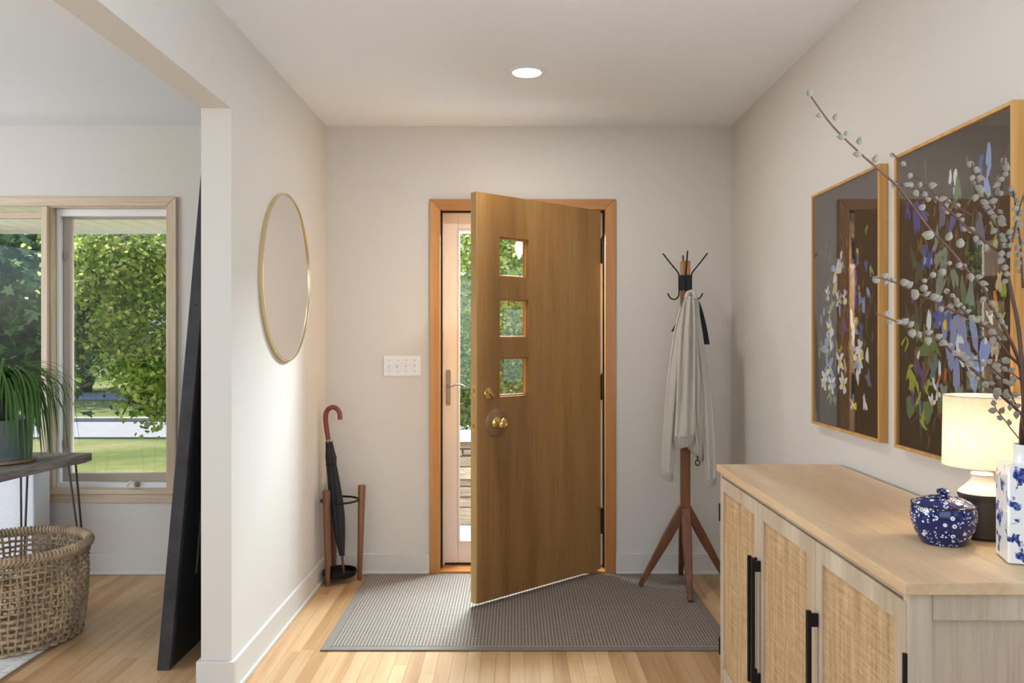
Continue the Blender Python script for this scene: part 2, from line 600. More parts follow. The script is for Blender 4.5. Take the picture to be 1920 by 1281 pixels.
m_.bump(sn_, .9, .02)
MAT['stone'] = m_.mat
MAT['soffit'] = flat('pale cream soffit board', (224, 220, 192), .6)
MAT['siding'] = flat('pale siding', (214, 216, 220), .7)
MAT['roof'] = flat('grey shingle roof', (120, 122, 130), .9, vary=.2)
MAT['lens'] = emit_mat('lit downlight lens', (255, 253, 248), 6.0)
MAT['bulb'] = emit_mat('lit warm bulb', (255, 222, 176), 5.0)
MAT['globe'] = flat('cream porch lantern glass', (226, 216, 198), .3)

# ------------------------------------------------------------------ the room
YB = 4.357          # face of the wall with the entrance
XL, XR = -1.031, 1.1765
XL2 = -1.1415       # partition, face towards the living room
YE = 2.907          # end of the partition
H = 2.44
WT = .14
REAR, FARL = -3.5, -5.5

floor = MB().box(FARL, XR + .1, REAR, YB + WT, -.12, -.0125).build('floor', MAT['subfloor'], None, 'light oak strip floor running towards the entrance wall', 'floor', kind='structure')
unit = MB().box(-.5, .5, -.5, .5, -1, 0)
plank_me = None
rest = MB()
PW = .0572
k = 0
x = XL - .02 - PW * 60
while x < XR:
    xa, xb = x + .0004, x + PW - .0004
    y = REAR + R.uniform(-.8, 0)
    while y < YB + .01:
        L = R.uniform(.55, 1.5)
        y1 = min(y + L, YB + .01)
        if YB - y1 < .25: y1 = YB + .01
        y0 = max(y, REAR)
        if y1 > 2.9 and xb > -3.35:
            if plank_me is None:
                o = MB().box(-.5, .5, -.5, .5, -.5, .5).build('plank', MAT['floor'], floor)
                plank_me = o.data
                o.location = (0, 0, 0)
            else:
                o = bpy.data.objects.new('plank', plank_me)
                COL.objects.link(o); o.parent = floor
            o.matrix_parent_inverse = wm(floor).inverted()
            o.location = ((xa + xb) / 2, (y0 + y1) / 2 , -.006)
            o.scale = (xb - xa, y1 - y0 - .0007, .012)
            k += 1
        elif y1 > REAR + .05:
            rest.box(xa, xb, y0, y1 - .0007, -.012, 0)
        y = y1
    x += PW
rest.build('planks_beyond', MAT['floor'], floor, kind='stuff')
ceil = MB().box(FARL, XR + .1, REAR, YB + WT, H, H + .1).build('ceiling', MAT['ceiling'], None, 'smooth white painted ceiling', 'ceiling', kind='structure')

# wall with the entrance and the living room window
DX0, DX1, DZ = -.4246, .5001, 1.997       # rough opening of the door
WX0, WX1, WZ0, WZ1 = -3.245, -1.885, .445, 2.013
b = MB()
b.box(DX1, XR + .1, YB, YB + WT, 0, H)
b.box(DX0, DX1, YB, YB + WT, DZ, H)
b.box(WX1, DX0, YB, YB + WT, 0, H)
b.box(WX0, WX1, YB, YB + WT, WZ1, H)
b.box(WX0, WX1, YB, YB + WT, 0, WZ0)
b.box(FARL, WX0, YB, YB + WT, 0, H)
b.build('wall_back', MAT['wall'], None, 'greige entrance wall around the door and living room window', 'wall', kind='structure')
b = MB()
b.box(XL2, XL, YE, YB, 0, H)
b.box(XL2, XL, REAR, YE, 2.12, H)
b.build('wall_left', MAT['wall'], None, 'greige partition and header between entry and living room', 'wall', kind='structure')
b = MB()
b.box(XR, XR + .1, 1.2, YB, 0, H)
b.box(XR, XR + .1, -1.0, 1.2, 0, .65).box(XR, XR + .1, -1.0, 1.2, 2.25, H)
b.box(XR, XR + .1, REAR, -1.0, 0, H)
b.build('wall_right', MAT['wall'], None, 'greige wall behind the cabinet and pictures', 'wall', kind='structure')
b = MB()
b.box(FARL - .1, FARL, REAR, -1.1, 0, H).box(FARL - .1, FARL, 2.9, YB + WT, 0, H)
b.box(FARL - .1, FARL, -1.1, 2.9, 0, .6).box(FARL - .1, FARL, -1.1, 2.9, 2.3, H)
b.build('wall_living', MAT['wall'], None, 'far living room wall with its window opening', 'wall', kind='structure')
b = MB()
b.box(FARL - .1, -3.8, REAR - .1, REAR, 0, H).box(.6, XR + .1, REAR - .1, REAR, 0, H)
b.box(-3.8, .6, REAR - .1, REAR, 2.35, H).box(-3.8, .6, REAR - .1, REAR, 0, .35)
b.build('wall_rear', MAT['wall'], None, 'rear wall with its wide window opening', 'wall', kind='structure')

BH, BT = .113, .014


def baseboard(side, segs, label):
    """segs: runs (x0, y0, x1, y1, outward normal)"""
    root = thing('baseboard_' + side, (segs[0][0], segs[0][1], 0), label, 'baseboard', kind='structure')
    b, s = MB(), MB()
    for (x0, y0, x1, y1, nx, ny) in segs:
        for mb, ta, tb, zt_ in ((b, 0.0, BT, BH), (s, BT, BT + .012, .018)):
            xs = [x0 + nx * ta, x0 + nx * tb, x1 + nx * ta, x1 + nx * tb]
            ys = [y0 + ny * ta, y0 + ny * tb, y1 + ny * ta, y1 + ny * tb]
            mb.box(min(xs), max(xs), min(ys), max(ys), .0005, zt_)
    b.build('board', MAT['base'], root, bevel=.003)
    s.build('shoe_moulding', MAT['base'], root, bevel=.004)
    return root


baseboard('back', [(XL, YB, -.4648, YB, 0, -1)], 'pale baseboard on the entrance wall left of the door')
baseboard('hall', [(.5461, YB, XR, YB, 0, -1)], 'pale baseboard behind the coat rack right of the door')
baseboard('left', [(XL, YE, XL, YB - .015, 1, 0), (XL2 - BT, YE, XL + BT, YE, 0, -1), (XL2, YE, XL2, YB - .015, -1, 0)], 'pale baseboard wrapping the partition and its end')
baseboard('living', [(-5.4, YB, XL2 - .03, YB, 0, -1)], 'pale baseboard under the living room window')
baseboard('right', [(XR, 2.96, XR, YB - .03, -1, 0)], 'pale baseboard on the right wall beyond the cabinet')

# ------------------------------------------------------------------ door casing and jamb
CW = .058
tr = thing('trim_1', (0, YB, 0), 'orange stained wooden casing and jamb around the entrance door', 'door casing', kind='structure')
b = MB()
x0, x1, zt = -.4648, .5461, 2.039


def mitre(b, pts, y0, y1):
    n = len(pts)
    b.rings([[(p[0], y, p[1]) for p in pts] for y in (y1, y0)])


for pts, mt in (([(x0, 0.0005), (x0 + CW, 0.0005), (x0 + CW, zt - CW), (x0, zt)], 'casing'),
                ([(x1 - CW, 0.0005), (x1, 0.0005), (x1, zt), (x1 - CW, zt - CW)], 'casing'),
                ([(x0, zt), (x0 + CW, zt - CW), (x1 - CW, zt - CW), (x1, zt)], 'casing_h')):
    b = MB(); mitre(b, pts, YB - .017, YB - .0005)
    b.build('casing_board', MAT[mt], tr, bevel=.003)
JX0, JX1, JZ = x0 + CW - .004, x1 - CW + .004, zt - CW + .004
MB().box(DX0, JX0, YB - .001, YB + WT, 0, DZ).build('jamb', MAT['casing'], tr, bevel=.002)
MB().box(JX1, DX1, YB - .001, YB + WT, 0, DZ).build('jamb', MAT['casing'], tr, bevel=.002)
MB().box(JX0, JX1, YB - .001, YB + WT, JZ, DZ).build('head_jamb', MAT['casing_h'], tr, bevel=.002)
b = MB()
b.box(JX0, JX0 + .010, YB + .05, YB + .062, .02, JZ).box(JX1 - .010, JX1, YB + .05, YB + .062, .02, JZ).box(JX0, JX1, YB + .05, YB + .062, JZ - .010, JZ)
b.build('weatherstrip', MAT['gasket'], tr)
MB().box(JX0, JX1, YB - .012, YB + WT + .03, 0.0005, .018).build('threshold', MAT['casing_h'], tr, bevel=.004)

# ------------------------------------------------------------------ entrance door (open inwards)
DW, DT = .864, .045
HX, HY = .463, 4.338
th = math.atan2(-.666, -.746)
door = thing('door_1', (HX, HY, 0), 'golden oak slab entrance door standing ajar with three square panes', 'door', kind='structure', rotz=th)
z0, z1 = .032, 1.974
holes = [(1.582, 1.773), (1.285, 1.474), (1.001, 1.189)]
hx0, hx1 = .529, .720
b = MB()
b.box(0, hx0, -DT, 0, z0, z1).box(hx1, DW - .004, -DT, 0, z0, z1)
zs = [z0] + [z for h in reversed(holes) for z in h] + [z1]
for i in range(0, len(zs), 2):
    b.box(hx0, hx1, -DT, 0, zs[i], zs[i + 1])
b.build('leaf', MAT['door'], door, local=True)
MB().box(DW - .004, DW, -DT + .001, -.001, z0, z1).build('edge_band', MAT['door_edge'], door, local=True)
for za, zb in holes:
    p = MB().box(hx0, hx1, -.030, -.026, za, zb).build('pane', MAT['glass'], door, local=True)
    f = MB()
    w = .009
    f.box(hx0, hx1, -.026, -.016, za, za + w).box(hx0, hx1, -.026, -.016, zb - w, zb).box(hx0, hx0 + w, -.026, -.016, za + w, zb - w).box(hx1 - w, hx1, -.026, -.016, za + w, zb - w)
    f.build('glazing_bead', MAT['casing'], door, local=True, bevel=.002)


def door_lathe(prof, X, Z, name, mat, parent=door, seg=28, **kw):
    m = Matrix.Translation((X, 0, Z)) @ Matrix.Rotation(-PI / 2, 4, 'X')
    return MB().lathe(prof, seg, m).build(name, mat, parent, local=True, smooth=35, **kw)


X = DW - .0703
db = door_lathe([(.027, 0), (.027, .006), (.023, .009), (.008, .010), (.008, .016)], X, 1.020, 'deadbolt', MAT['brass'])
m = Matrix.Translation((X, .022, 1.020)) @ Matrix.Rotation(math.radians(-35), 4, 'Y')
tb = MB().box(-.021, .021, -.006, .006, -.006, .006, m).build('thumb_turn', MAT['brass'], None, bevel=.004)
tb.parent = db
tb.matrix_parent_inverse = Matrix.Translation(-db.location)
X = DW - .1215
bp = door_lathe([(.067, 0), (.067, .002), (.064, .004)], X, .877, 'backplate', MAT['old_brass'], seg=40)
kb = door_lathe([(.030, .004), (.030, .008), (.026, .012), (.014, .016), (.011, .034), (.017, .038), (.025, .044), (.0275, .052), (.025, .060), (.018, .066), (.010, .067), (.006, .064)], X, .877, 'knob', MAT['brass'])
for zc, nm in ((1.035, 'bolt_plate'), (.868, 'latch_plate')):
    lp = MB().box(DW, DW + .0012, -DT + .010, -.010, zc - .028, zc + .028).build(nm, MAT['brass'], door, local=True, bevel=.0008)
    MB().box(DW + .0012, DW + .004, -DT + .017, -.017, zc - .010, zc + .010).build(nm.split('_')[0], MAT['old_brass'], door, local=True, bevel=.002)
for zc in (1.757, 1.018, .292):
    h = MB()
    for i in range(5):
        h.lathe([(.0065, 0), (.0065, .0265)], 10, Matrix.Translation((-.008, .006, zc - .07 + i * .028)))
    h.lathe([(.004, 0), (.0078, .003), (.004, .008)], 10, Matrix.Translation((-.008, .006, zc + .07)))
    h.box(-.006, .0, -.030, .006, zc - .068, zc + .068)
    h.build('hinge', MAT['dark_hinge'], door, local=True, smooth=35)
st = MB()
st.tube([(-.008, .010, .372), (.012, .028, .372), (.045, .036, .372)], .004, 8)
st.lathe([(.009, 0), (.009, .006)], 12, Matrix.Translation((.045, .036, .372)) @ Matrix.Rotation(PI / 2, 4, 'Y'))
st.build('hinge_pin_stop', MAT['old_brass'], door, local=True, smooth=35)

# ------------------------------------------------------------------ storm door behind it
SY = YB + .105
sd = thing('door_2', (JX0, SY, 0), 'almond white storm door with a tall glass panel behind the wooden door', 'storm door', kind='structure')
sx0, sx1, sz0, sz1 = JX0 + .012, JX1 - .012, .030, JZ - .012
SW = .078
MB().box(sx0, sx0 + SW, SY, SY + .030, sz0, sz1).build('stile', MAT['storm'], sd, bevel=.004)
MB().box(sx1 - SW, sx1, SY, SY + .030, sz0, sz1).build('stile', MAT['storm'], sd, bevel=.004)
MB().box(sx0 + SW, sx1 - SW, SY + .0005, SY + .0295, sz1 - .082, sz1).build('rail', MAT['storm'], sd, bevel=.004)
MB().box(sx0 + SW, sx1 - SW, SY + .0005, SY + .0295, sz0, sz0 + .112).build('rail', MAT['storm'], sd, bevel=.004)
b = MB()
w = .012
gx0, gx1, gz0, gz1 = sx0 + SW, sx1 - SW, sz0 + .112, sz1 - .082
b.box(gx0, gx0 + w, SY - .004, SY + .012, gz0, gz1).box(gx1 - w, gx1, SY - .004, SY + .012, gz0, gz1).box(gx0 + w, gx1 - w, SY - .004, SY + .012, gz0, gz0 + w).box(gx0 + w, gx1 - w, SY - .004, SY + .012, gz1 - w, gz1)
b.build('glazing_bead', MAT['storm'], sd, bevel=.002)
MB().box(gx0 + .006, gx1 - .006, SY + .014, SY + .018, gz0 + .006, gz1 - .006).build('pane', MAT['glass'], sd)
b = MB()
b.box(sx0 - .010, sx0 + .002, SY - .006, SY + .006, .02, sz1 + .01).box(sx1 - .002, sx1 + .010, SY - .006, SY + .006, .02, sz1 + .01).box(sx0, sx1, SY - .006, SY + .006, sz1 - .002, sz1 + .010)
b.build('storm_frame', MAT['white'], sd)
MB().box(sx0 + .004, sx1 - .004, SY + .004, SY + .022, .018, sz0 + .002).build('door_sweep', MAT['gasket'], sd)
hx = (841 - 966) / F * SY
hz = CAMZ - (727 - 633) / F * SY
pl = MB()
pl.rings([[(hx + .0125 * math.cos(a) , yy, hz + (.088 if math.sin(a) > 0 else -.088) + .0125 * math.sin(a)) for a in [2 * PI * i / 20 + .001 for i in range(20)]] for yy in (SY, SY - .006)])
pl = pl.build('handle_plate', MAT['nickel'], sd, bevel=.0015)
lv = MB()
lv.tube(smooth_path([(hx, SY - .006, hz + .012), (hx + .002, SY - .040, hz + .012), (hx + .016, SY - .047, hz + .008), (hx + .04, SY - .047, hz + .017), (hx + .065, SY - .047, hz + .020), (hx + .085, SY - .047, hz + .014), (hx + .098, SY - .045, hz + .004)], 5), .0045, 8)
lv.build('lever', MAT['nickel'], pl, smooth=True)

# ------------------------------------------------------------------ living room window
wi = thing('window_1', (-2.55, YB, .389), 'wide living room window with bleached wood casing and a crank casement', 'window', kind='structure')
zt, zb = 2.051, .448
cx1 = -1.839
cin = cx1 - .055
for pts, mt in (([(cx1 - .055, zb), (cx1, zb), (cx1, zt), (cx1 - .055, zt - .050)], 'pale_v'),
                ([(-3.30, zt), (-3.245, zt - .050), (cx1 - .055, zt - .050), (cx1, zt)], 'pale_h'),
                ([(-3.30, zb), (-3.245, zb), (-3.245, zt - .050), (-3.30, zt)], 'pale_v')):
    b = MB(); mitre(b, pts, YB - .019, YB - .0005); b.build('casing_board', MAT[mt], wi, bevel=.004)
MB().box(-3.31, cx1 + .004, YB - .024, YB + .08, .436, .460).build('stool', MAT['pale_h'], wi, bevel=.004)
MB().box(-3.30, cx1, YB - .017, YB - .0005, .389, .436).build('apron', MAT['pale_h'], wi, bevel=.003)
MX0, MX1 = -2.576, -2.5416
MB().box(MX0, MX1, YB - .012, YB + .10, .458, zt - .050).build('mullion', MAT['pale_v'], wi, bevel=.003)
MB().box(MX1, MX1 + .014, YB + .012, YB + .11, .458, zt - .05).build('jamb_liner', MAT['pale_v'], wi, bevel=.002)
MB().box(cin + .001, cin + .009, YB, YB + .13, .458, zt - .05).build('jamb_liner', MAT['pale_v'], wi)
MB().box(MX1, cin, YB + .0, YB + .13, zt - .055, zt - .045).build('head_liner', MAT['pale_h'], wi)
b = MB()
b.box(MX1 + .014, cin, YB + .045, YB + .075, 1.955, 1.997)
b.build('shade_cassette', MAT['white'], wi, bevel=.006)
ux0 = MX1 + .014
MB().box(ux0, ux0 + .018, YB + .050, YB + .095, .458, 1.96).build('weather_channel', MAT['white'], wi, bevel=.003)
MB().box(ux0, cin, YB + .045, YB + .10, .458, .488).build('sill_track', MAT['white'], wi, bevel=.004)
sy0, sy1 = YB + .085, YB + .125
s_ = MB()
sxa, sxb, sza, szb = ux0 + .020, cin + .012, .490, 1.985
w = .038
s_.box(sxa, sxa + w, sy0, sy1, sza, szb).box(sxb - w, sxb, sy0, sy1, sza, szb).box(sxa + w, sxb - w, sy0, sy1, sza, sza + .042).box(sxa + w, sxb - w, sy0, sy1, szb - w, szb)
sash = s_.build('sash', MAT['sash'], wi, bevel=.003)
MB().box(sxa + w - .004, sxb - w + .004, sy0 + .018, sy0 + .022, sza + .036, szb - w + .004).build('pane', MAT['glass'], sash)
for zc in (1.74, .70):
    MB().box(sxa + .004, sxa + .018, sy0 - .010, sy0, zc - .022, zc + .022).build('sash_lock', MAT['nickel'], sash, bevel=.003)
s_ = MB()
fx0, fx1, fz0, fz1 = -3.235, MX0, .470, 1.985
fy0, fy1 = YB + .02, YB + .06
s_.box(fx0, fx0 + .04, fy0, fy1, fz0, fz1).box(fx1 - .006, fx1, fy0, fy1, fz0, fz1).box(fx0 + .04, fx1 - .006, fy0, fy1, fz0, fz0 + .045).box(fx0 + .04, fx1 - .006, fy0, fy1, fz1 - .045, fz1 - .012)
s2 = s_.build('fixed_sash', MAT['pale_h'], wi, bevel=.003)
MB().box(fx0 + .03, fx1 - .003, fy0 + .018, fy0 + .022, fz0 + .04, fz1 - .04).build('pane', MAT['glass'], s2)
cx, cz = (258 - 966) / F * (YB + .05), CAMZ - (905 - 633) / F * (YB + .05)
cr = MB()
cr.lathe([(.018, 0), (.016, .010), (.008, .014), (.008, .022)], 16, Matrix.Translation((cx, YB + .045, cz - .006)) @ Matrix.Rotation(PI / 2, 4, 'X'))
cr = cr.build('crank_base', MAT['nickel'], wi, smooth=35)
MB().tube(smooth_path([(cx, YB + .024, cz), (cx - .020, YB + .016, cz + .010), (cx - .036, YB + .012, cz - .002), (cx - .040, YB + .008, cz - .012)], 4), [.006] * 12 + [.004], 8).build('crank_handle', MAT['white'], cr, smooth=True)

# ------------------------------------------------------------------ cane cabinet
CT = .832                 # top of the cabinet
cy0, cy1 = 1.485, 2.875
cxf, cxb = .723, 1.158
cab = thing('cane_cabinet', (.94, 2.18, 0), 'long whitewashed wooden cabinet with three woven cane doors and black pulls', 'cabinet')
MB().box(cxf, cxb, cy0, cy1, CT - .024, CT).build('cabinet_top', MAT['cab_top'], cab, bevel=.002)
bx = cxf + .012
by0, by1 = cy0 + .010, cy1 - .010
MB().box(bx + .022, cxb - .005, by0 + .03, by1 - .02, .06, CT - .0245).build('carcass', MAT['cab'], cab)
for i, (ya, yb_) in enumerate(((by0, by0 + .022), (by1 - .022, by1))):
    for xa, xb in ((bx, bx + .045), (cxb - .05, cxb - .005)):
        MB().box(xa, xb, ya, yb_ if i == 0 else yb_, 0.0005, CT - .0245).build('corner_post', MAT['cab'], cab, bevel=.002)
    e0, e1 = (ya, ya + .018) if i == 0 else (yb_ - .018, yb_)
    MB().box(bx + .0455, cxb - .0505, e0, e1, CT - .075, CT - .025).build('end_rail', MAT['cab'], cab, bevel=.002)
    MB().box(bx + .0455, cxb - .0505, e0, e1, .05, .105).build('end_rail', MAT['cab'], cab, bevel=.002)
    e0, e1 = (ya + .009, ya + .016) if i == 0 else (yb_ - .016, yb_ - .009)
    MB().box(bx + .0455, cxb - .0505, e0, e1, .105, CT - .075).build('end_panel', MAT['cab'], cab)
MB().box(bx + .004, bx + .022, by0 + .0225, by1 - .0225, CT - .040, CT - .0245).build('top_rail', MAT['cab_y'], cab)
MB().box(bx + .004, bx + .022, by0 + .0225, by1 - .0225, .05, .072).build('bottom_rail', MAT['cab_y'], cab)
dz0, dz1 = .074, CT - .042
g = .003
dl = (by1 - by0 - .016 - 2 * g) / 3
for i in range(3):
    ya = by0 + .008 + i * (dl + g)
    yb_ = ya + dl
    fr = MB()
    sw, rw = .040, .046
    xf, xk = bx - .003, bx + .017
    fr.box(xf, xk, ya, ya + sw, dz0, dz1).box(xf, xk, yb_ - sw, yb_, dz0, dz1)
    fr.box(xf + .0004, xk, ya + sw, yb_ - sw, dz1 - rw, dz1).box(xf + .0004, xk, ya + sw, yb_ - sw, dz0, dz0 + rw)
    dr = fr.build('door', MAT['cab'], cab, bevel=.0018)
    # cane: close horizontal canes over uprights
    pitch = .0046
    n = int((dz1 - dz0 - 2 * rw) / pitch)
    rs = []
    ny = 40
    zz0 = dz0 + rw
    for q in range(n * 2 + 1):
        z = zz0 + q * (dz1 - dz0 - 2 * rw) / (n * 2)
        amp = .0016 if q % 2 else 0.0
        rs.append([(xf + .0075 - amp * (1.0 if (c + q // 2) % 2 else .45), ya + sw + c * (dl - 2 * sw) / ny, z) for c in range(ny + 1)])
    cb = MB(); cb.rings(rs, closed=False)
    cb.build('cane_panel', MAT['rattan'], dr, smooth=True)
    # bead round the cane
    hy = (yb_ - .020) if i == 0 else (ya + .020)
    if i == 2: hy = ya + .020
    # doors 0 (nearest) .. 2 (farthest): the farthest pulls at its near edge, the others at their far edge
    hy = {0: yb_ - .018, 1: yb_ - .016, 2: ya + .016}[i]
    hb = MB()
    hb.box(xf - .028, xf - .017, hy - .0065, hy + .0065, .245, .627)
    hb.box(xf - .020, xf, hy - .0055, hy + .0055, .588, .620).box(xf - .020, xf, hy - .0055, hy + .0055, .252, .284)
    hb.build('pull_handle', MAT['black_metal'], dr, bevel=.0018)
    ye = {0: ya - .001, 1: ya - .001, 2: yb_ + .001}[i]
    for zc in ((.632, .155) if i != 1 else ()):
        MB().lathe([(.0042, 0), (.0042, .062)], 10, Matrix.Translation((xf - .001, ye, zc))).build('hinge', MAT['black_metal'], dr, smooth=35)

# ------------------------------------------------------------------ lidded bowl
bc = Vector((.950, 1.775, CT + .0005))
bowl = thing('lidded_bowl', bc, 'blue and white blossom porcelain bowl with knobbed lid on the cabinet', 'bowl')
T = Matrix.Translation(bc) @ Matrix.Diagonal((.93, .93, .93, 1.0))
MB().lathe([(.040, 0), (.046, .0), (.050, .003), (.0625, .025), (.071, .050), (.0728, .068), (.0705, .086), (.069, .0915), (.066, .0915), (.066, .084)], 48, T).build('body', MAT['bowl'], bowl, smooth=50)
MB().lathe([(.0690, .0905), (.0708, .0905), (.0708, .0935), (.0685, .0935)], 48, T, False, False).build('rim', MAT['rim'], bowl, smooth=30)
lid = MB().lathe([(.066, .088), (.0675, .0935), (.058, .1005), (.042, .1065), (.022, .1105), (.009, .112)], 48, T).build('lid', MAT['bowl'], bowl, smooth=50)
MB().lathe([(.009, .110), (.0085, .114), (.013, .117), (.0160, .1215), (.014, .126), (.006, .1285)], 24, T).build('knob', MAT['bowl'], lid, smooth=50)

# ------------------------------------------------------------------ table lamp
lc = Vector((1.062, 1.820, CT + .0005))
lamp = thing('table_lamp', lc, 'lit table lamp with cream linen drum shade and ribbed charcoal base', 'lamp')
T = Matrix.Translation(lc)
prof = [(.046, 0), (.050, .004)]
for i in range(9):
    z = .008 + i * .0095
    prof += [(.0535 + .002 * math.sin(i / 8 * PI), z), (.0525 + .002 * math.sin(i / 8 * PI), z + .006)]
prof += [(.056, .096), (.0555, .102)]
prof = [(r_ * .9, z_) for r_, z_ in prof]
body = MB().lathe(prof, 40, T).build('base', MAT['lamp_dark'], lamp, smooth=40)
MB().lathe([(.0498, .102), (.045, .108), (.035, .117), (.026, .127), (.021, .136), (.020, .140), (.0235, .143), (.022, .147), (.013, .149), (.013, .153)], 40, T).build('shoulder', MAT['lamp_white'], lamp, smooth=60)
MB().tube([lc + Vector((0, 0, .152)), lc + Vector((0, 0, .25))], .004, 8).build('stem', MAT['brass'], lamp)
rs = []
for r, z in ((.0815, .162), (.0790, .322), (.0778, .322), (.0803, .162)):
    rs.append([lc + Vector((r * math.cos(a), r * math.sin(a), z)) for a in [2 * PI * i / 56 for i in range(56)]])
MB().rings(rs + [rs[0]], False, False).build('shade', MAT['shade'], lamp, smooth=40)
for z, r in ((.322, .0785), (.163, .0811)):
    MB().tube([lc + Vector((r * math.cos(a), r * math.sin(a), z)) for a in [2 * PI * i / 56 for i in range(56)]], .0014, 6, closed=True).build('shade_ring', MAT['lamp_white'], lamp, smooth=True)
MB().lathe([(.004, .238), (.012, .246), (.019, .262), (.019, .272), (.012, .285), (.003, .289)], 20, T).build('bulb', MAT['bulb'], lamp, smooth=True)
b = MB()
for a in (0, 2 * PI / 3, 4 * PI / 3):
    b.tube([lc + Vector((.004 * math.cos(a), .004 * math.sin(a), .312)), lc + Vector((.079 * math.cos(a), .079 * math.sin(a), .318))], .0012, 6)
b.build('spider', MAT['brass'], lamp)
light('lamp_light', 'POINT', lc + Vector((0, 0, .225)), 1.5, (1, .86, .66), shadow_soft_size=.02)

# ------------------------------------------------------------------ square vase
vc = Vector((1.0425, 1.6315, CT + .0005))
va = math.atan2(-.292, .956)
vase = thing('square_vase', vc, 'square white porcelain vase with blue figures holding willow branches', 'vase', rotz=va)
h = .0445
rs = []
for s_, z in ((.040, 0), (.0445, .003), (.0445, .190), (.0425, .1965), (.026, .199)):
    ring = []
    c = s_ * .93
    for sx, sy in ((-1, -1), (1, -1), (1, 1), (-1, 1)):
        if sx * sy > 0:
            ring += [(sx * s_, sy * c, z), (sx * c, sy * s_, z)]
        else:
            ring += [(sx * c, sy * s_, z), (sx * s_, sy * c, z)]
    rs.append(ring)
MB().rings(rs, True, True).build('body', MAT['vase'], vase, local=True, smooth=30)
MB().lathe([(.026, .198), (.0245, .203), (.0235, .225), (.0255, .237), (.0225, .237), (.021, .225), (.021, .199)], 32).build('neck', MAT['porcelain'], vase, local=True, smooth=40)

# ------------------------------------------------------------------ willow branches in the vase
ck = MB()
rs = []
for i in range(7):
    t = i / 6
    r = math.sin(PI * (t ** .8)) * .5 + .02
    rs.append([(r * math.cos(2 * PI * j / 10), r * math.sin(2 * PI * j / 10), t) for j in range(10)])
ck.rings(rs)
catkin_me = None
neck = vc + Vector((-.004, 0, .225))
bottom = vc + Vector((0, 0, .02))


def catkin(parent, p, direction, ln, wd):
    global catkin_me
    if catkin_me is None:
        o = ck.build('catkin', MAT['catkin'], parent, smooth=True)
        catkin_me = o.data
        catkin_me.transform(Matrix.Translation(o.location))
    else:
        o = bpy.data.objects.new('catkin', catkin_me)
        COL.objects.link(o); o.parent = parent
    o.matrix_parent_inverse = wm(parent).inverted()
    q = Vector(direction).normalized().to_track_quat('Z', 'Y')
    o.matrix_basis = Matrix.LocRotScale(Vector(p), q, Vector((wd, wd, ln)))


def sprout(parent, path, a, b_, step, ln=(.013, .020), side=1):
    """catkins along path between fractions a and b_"""
    tot = [0]
    for i in range(1, len(path)): tot.append(tot[-1] + (path[i] - path[i - 1]).length)
    s = tot[-1] * a
    k = 0
    while s < tot[-1] * b_:
        i = max(j for j in range(len(tot) - 1) if tot[j] <= s)
        f = (s - tot[i]) / max(tot[i + 1] - tot[i], 1e-6)
        p = path[i].lerp(path[i + 1], f)
        t = (path[i + 1] - path[i]).normalized()
        rnd = Vector((R.gauss(0, 1), R.gauss(0, 1), R.gauss(0, 1)))
        perp = (rnd - t * rnd.dot(t)).normalized()
        d = (t * .75 + perp).normalized()
        l_ = R.uniform(*ln)
        catkin(parent, p + perp * .0012, d, l_, l_ * R.uniform(.60, .78))
        s += step * R.uniform(.7, 1.35)
        k += 1


def branch(label, main, d0, d1, r0, r1, side=(), cats=(), manual=()):
    """main: frame positions from tip to neck; depth runs from d0 at the tip to d1"""
    n = len(main)
    pts = [P(px, py, d0 + (d1 - d0) * i / (n - 1)) for i, (px, py) in enumerate(main)]
    pts += [neck + Vector((R.uniform(-.008, .006), R.uniform(-.008, .008), R.uniform(-.004, .01))), bottom + Vector((R.uniform(-.01, .01), R.uniform(-.01, .01), 0))]
    path = smooth_path(pts, 5)
    m = len(path)
    root = thing('willow_branch', bottom, label, 'branch', 'willow branches in the vase')
    MB().tube(path, [r0 + (r1 - r0) * (i / (m - 1)) ** .8 for i in range(m)], 7).build('stem', MAT['twig'], root, smooth=True)
    for (pp, da, dbb, ra, rb, step) in side:
        k = len(pp)
        sp = smooth_path([P(px, py, da + (dbb - da) * i / (k - 1)) for i, (px, py) in enumerate(pp)], 5)
        q = len(sp)
        MB().tube(sp, [ra + (rb - ra) * i / (q - 1) for i in range(q)], 6).build('twig', MAT['twig'], root, smooth=True)
        if step: sprout(root, sp, 0.0, .85, step)
    for a, b_, step in cats: sprout(root, path, a, b_, step)
    for (px, py, d, dx, dy, dz, l_) in manual:
        catkin(root, P(px, py, d), (dx, dy, dz), l_ * 1.2, l_ * .84)
    return root


branch('longest willow branch arching up past the picture frames to the left',
       [(1517, 176), (1560, 235), (1610, 285), (1650, 320), (1690, 358), (1742, 428), (1780, 466), (1810, 503), (1842, 539), (1855, 570), (1882, 615), (1903, 658), (1913, 690), (1919, 760)], 1.50, 1.62, .0013, .0042,
       cats=[(.44, .60, .016)],
       manual=[(1520, 182, 1.5, -.3, 0, 1, .014), (1543, 216, 1.5, -1, 0, -.1, .012), (1565, 226, 1.5, .2, 0, 1, .012), (1585, 258, 1.51, -1, 0, .1, .014), (1586, 255, 1.51, .2, .2, 1, .010),
               (1611, 272, 1.51, .1, 0, 1, .014), (1616, 290, 1.51, -1, 0, .1, .015), (1640, 306, 1.52, .1, -.2, 1, .014), (1724, 392, 1.53, .2, -.9, .3, .014), (1752, 442, 1.54, -1, 0, .1, .021), (1776, 452, 1.54, .3, -.2, 1, .016), (1800, 465, 1.55, -.2, -.5, .8, .018)])
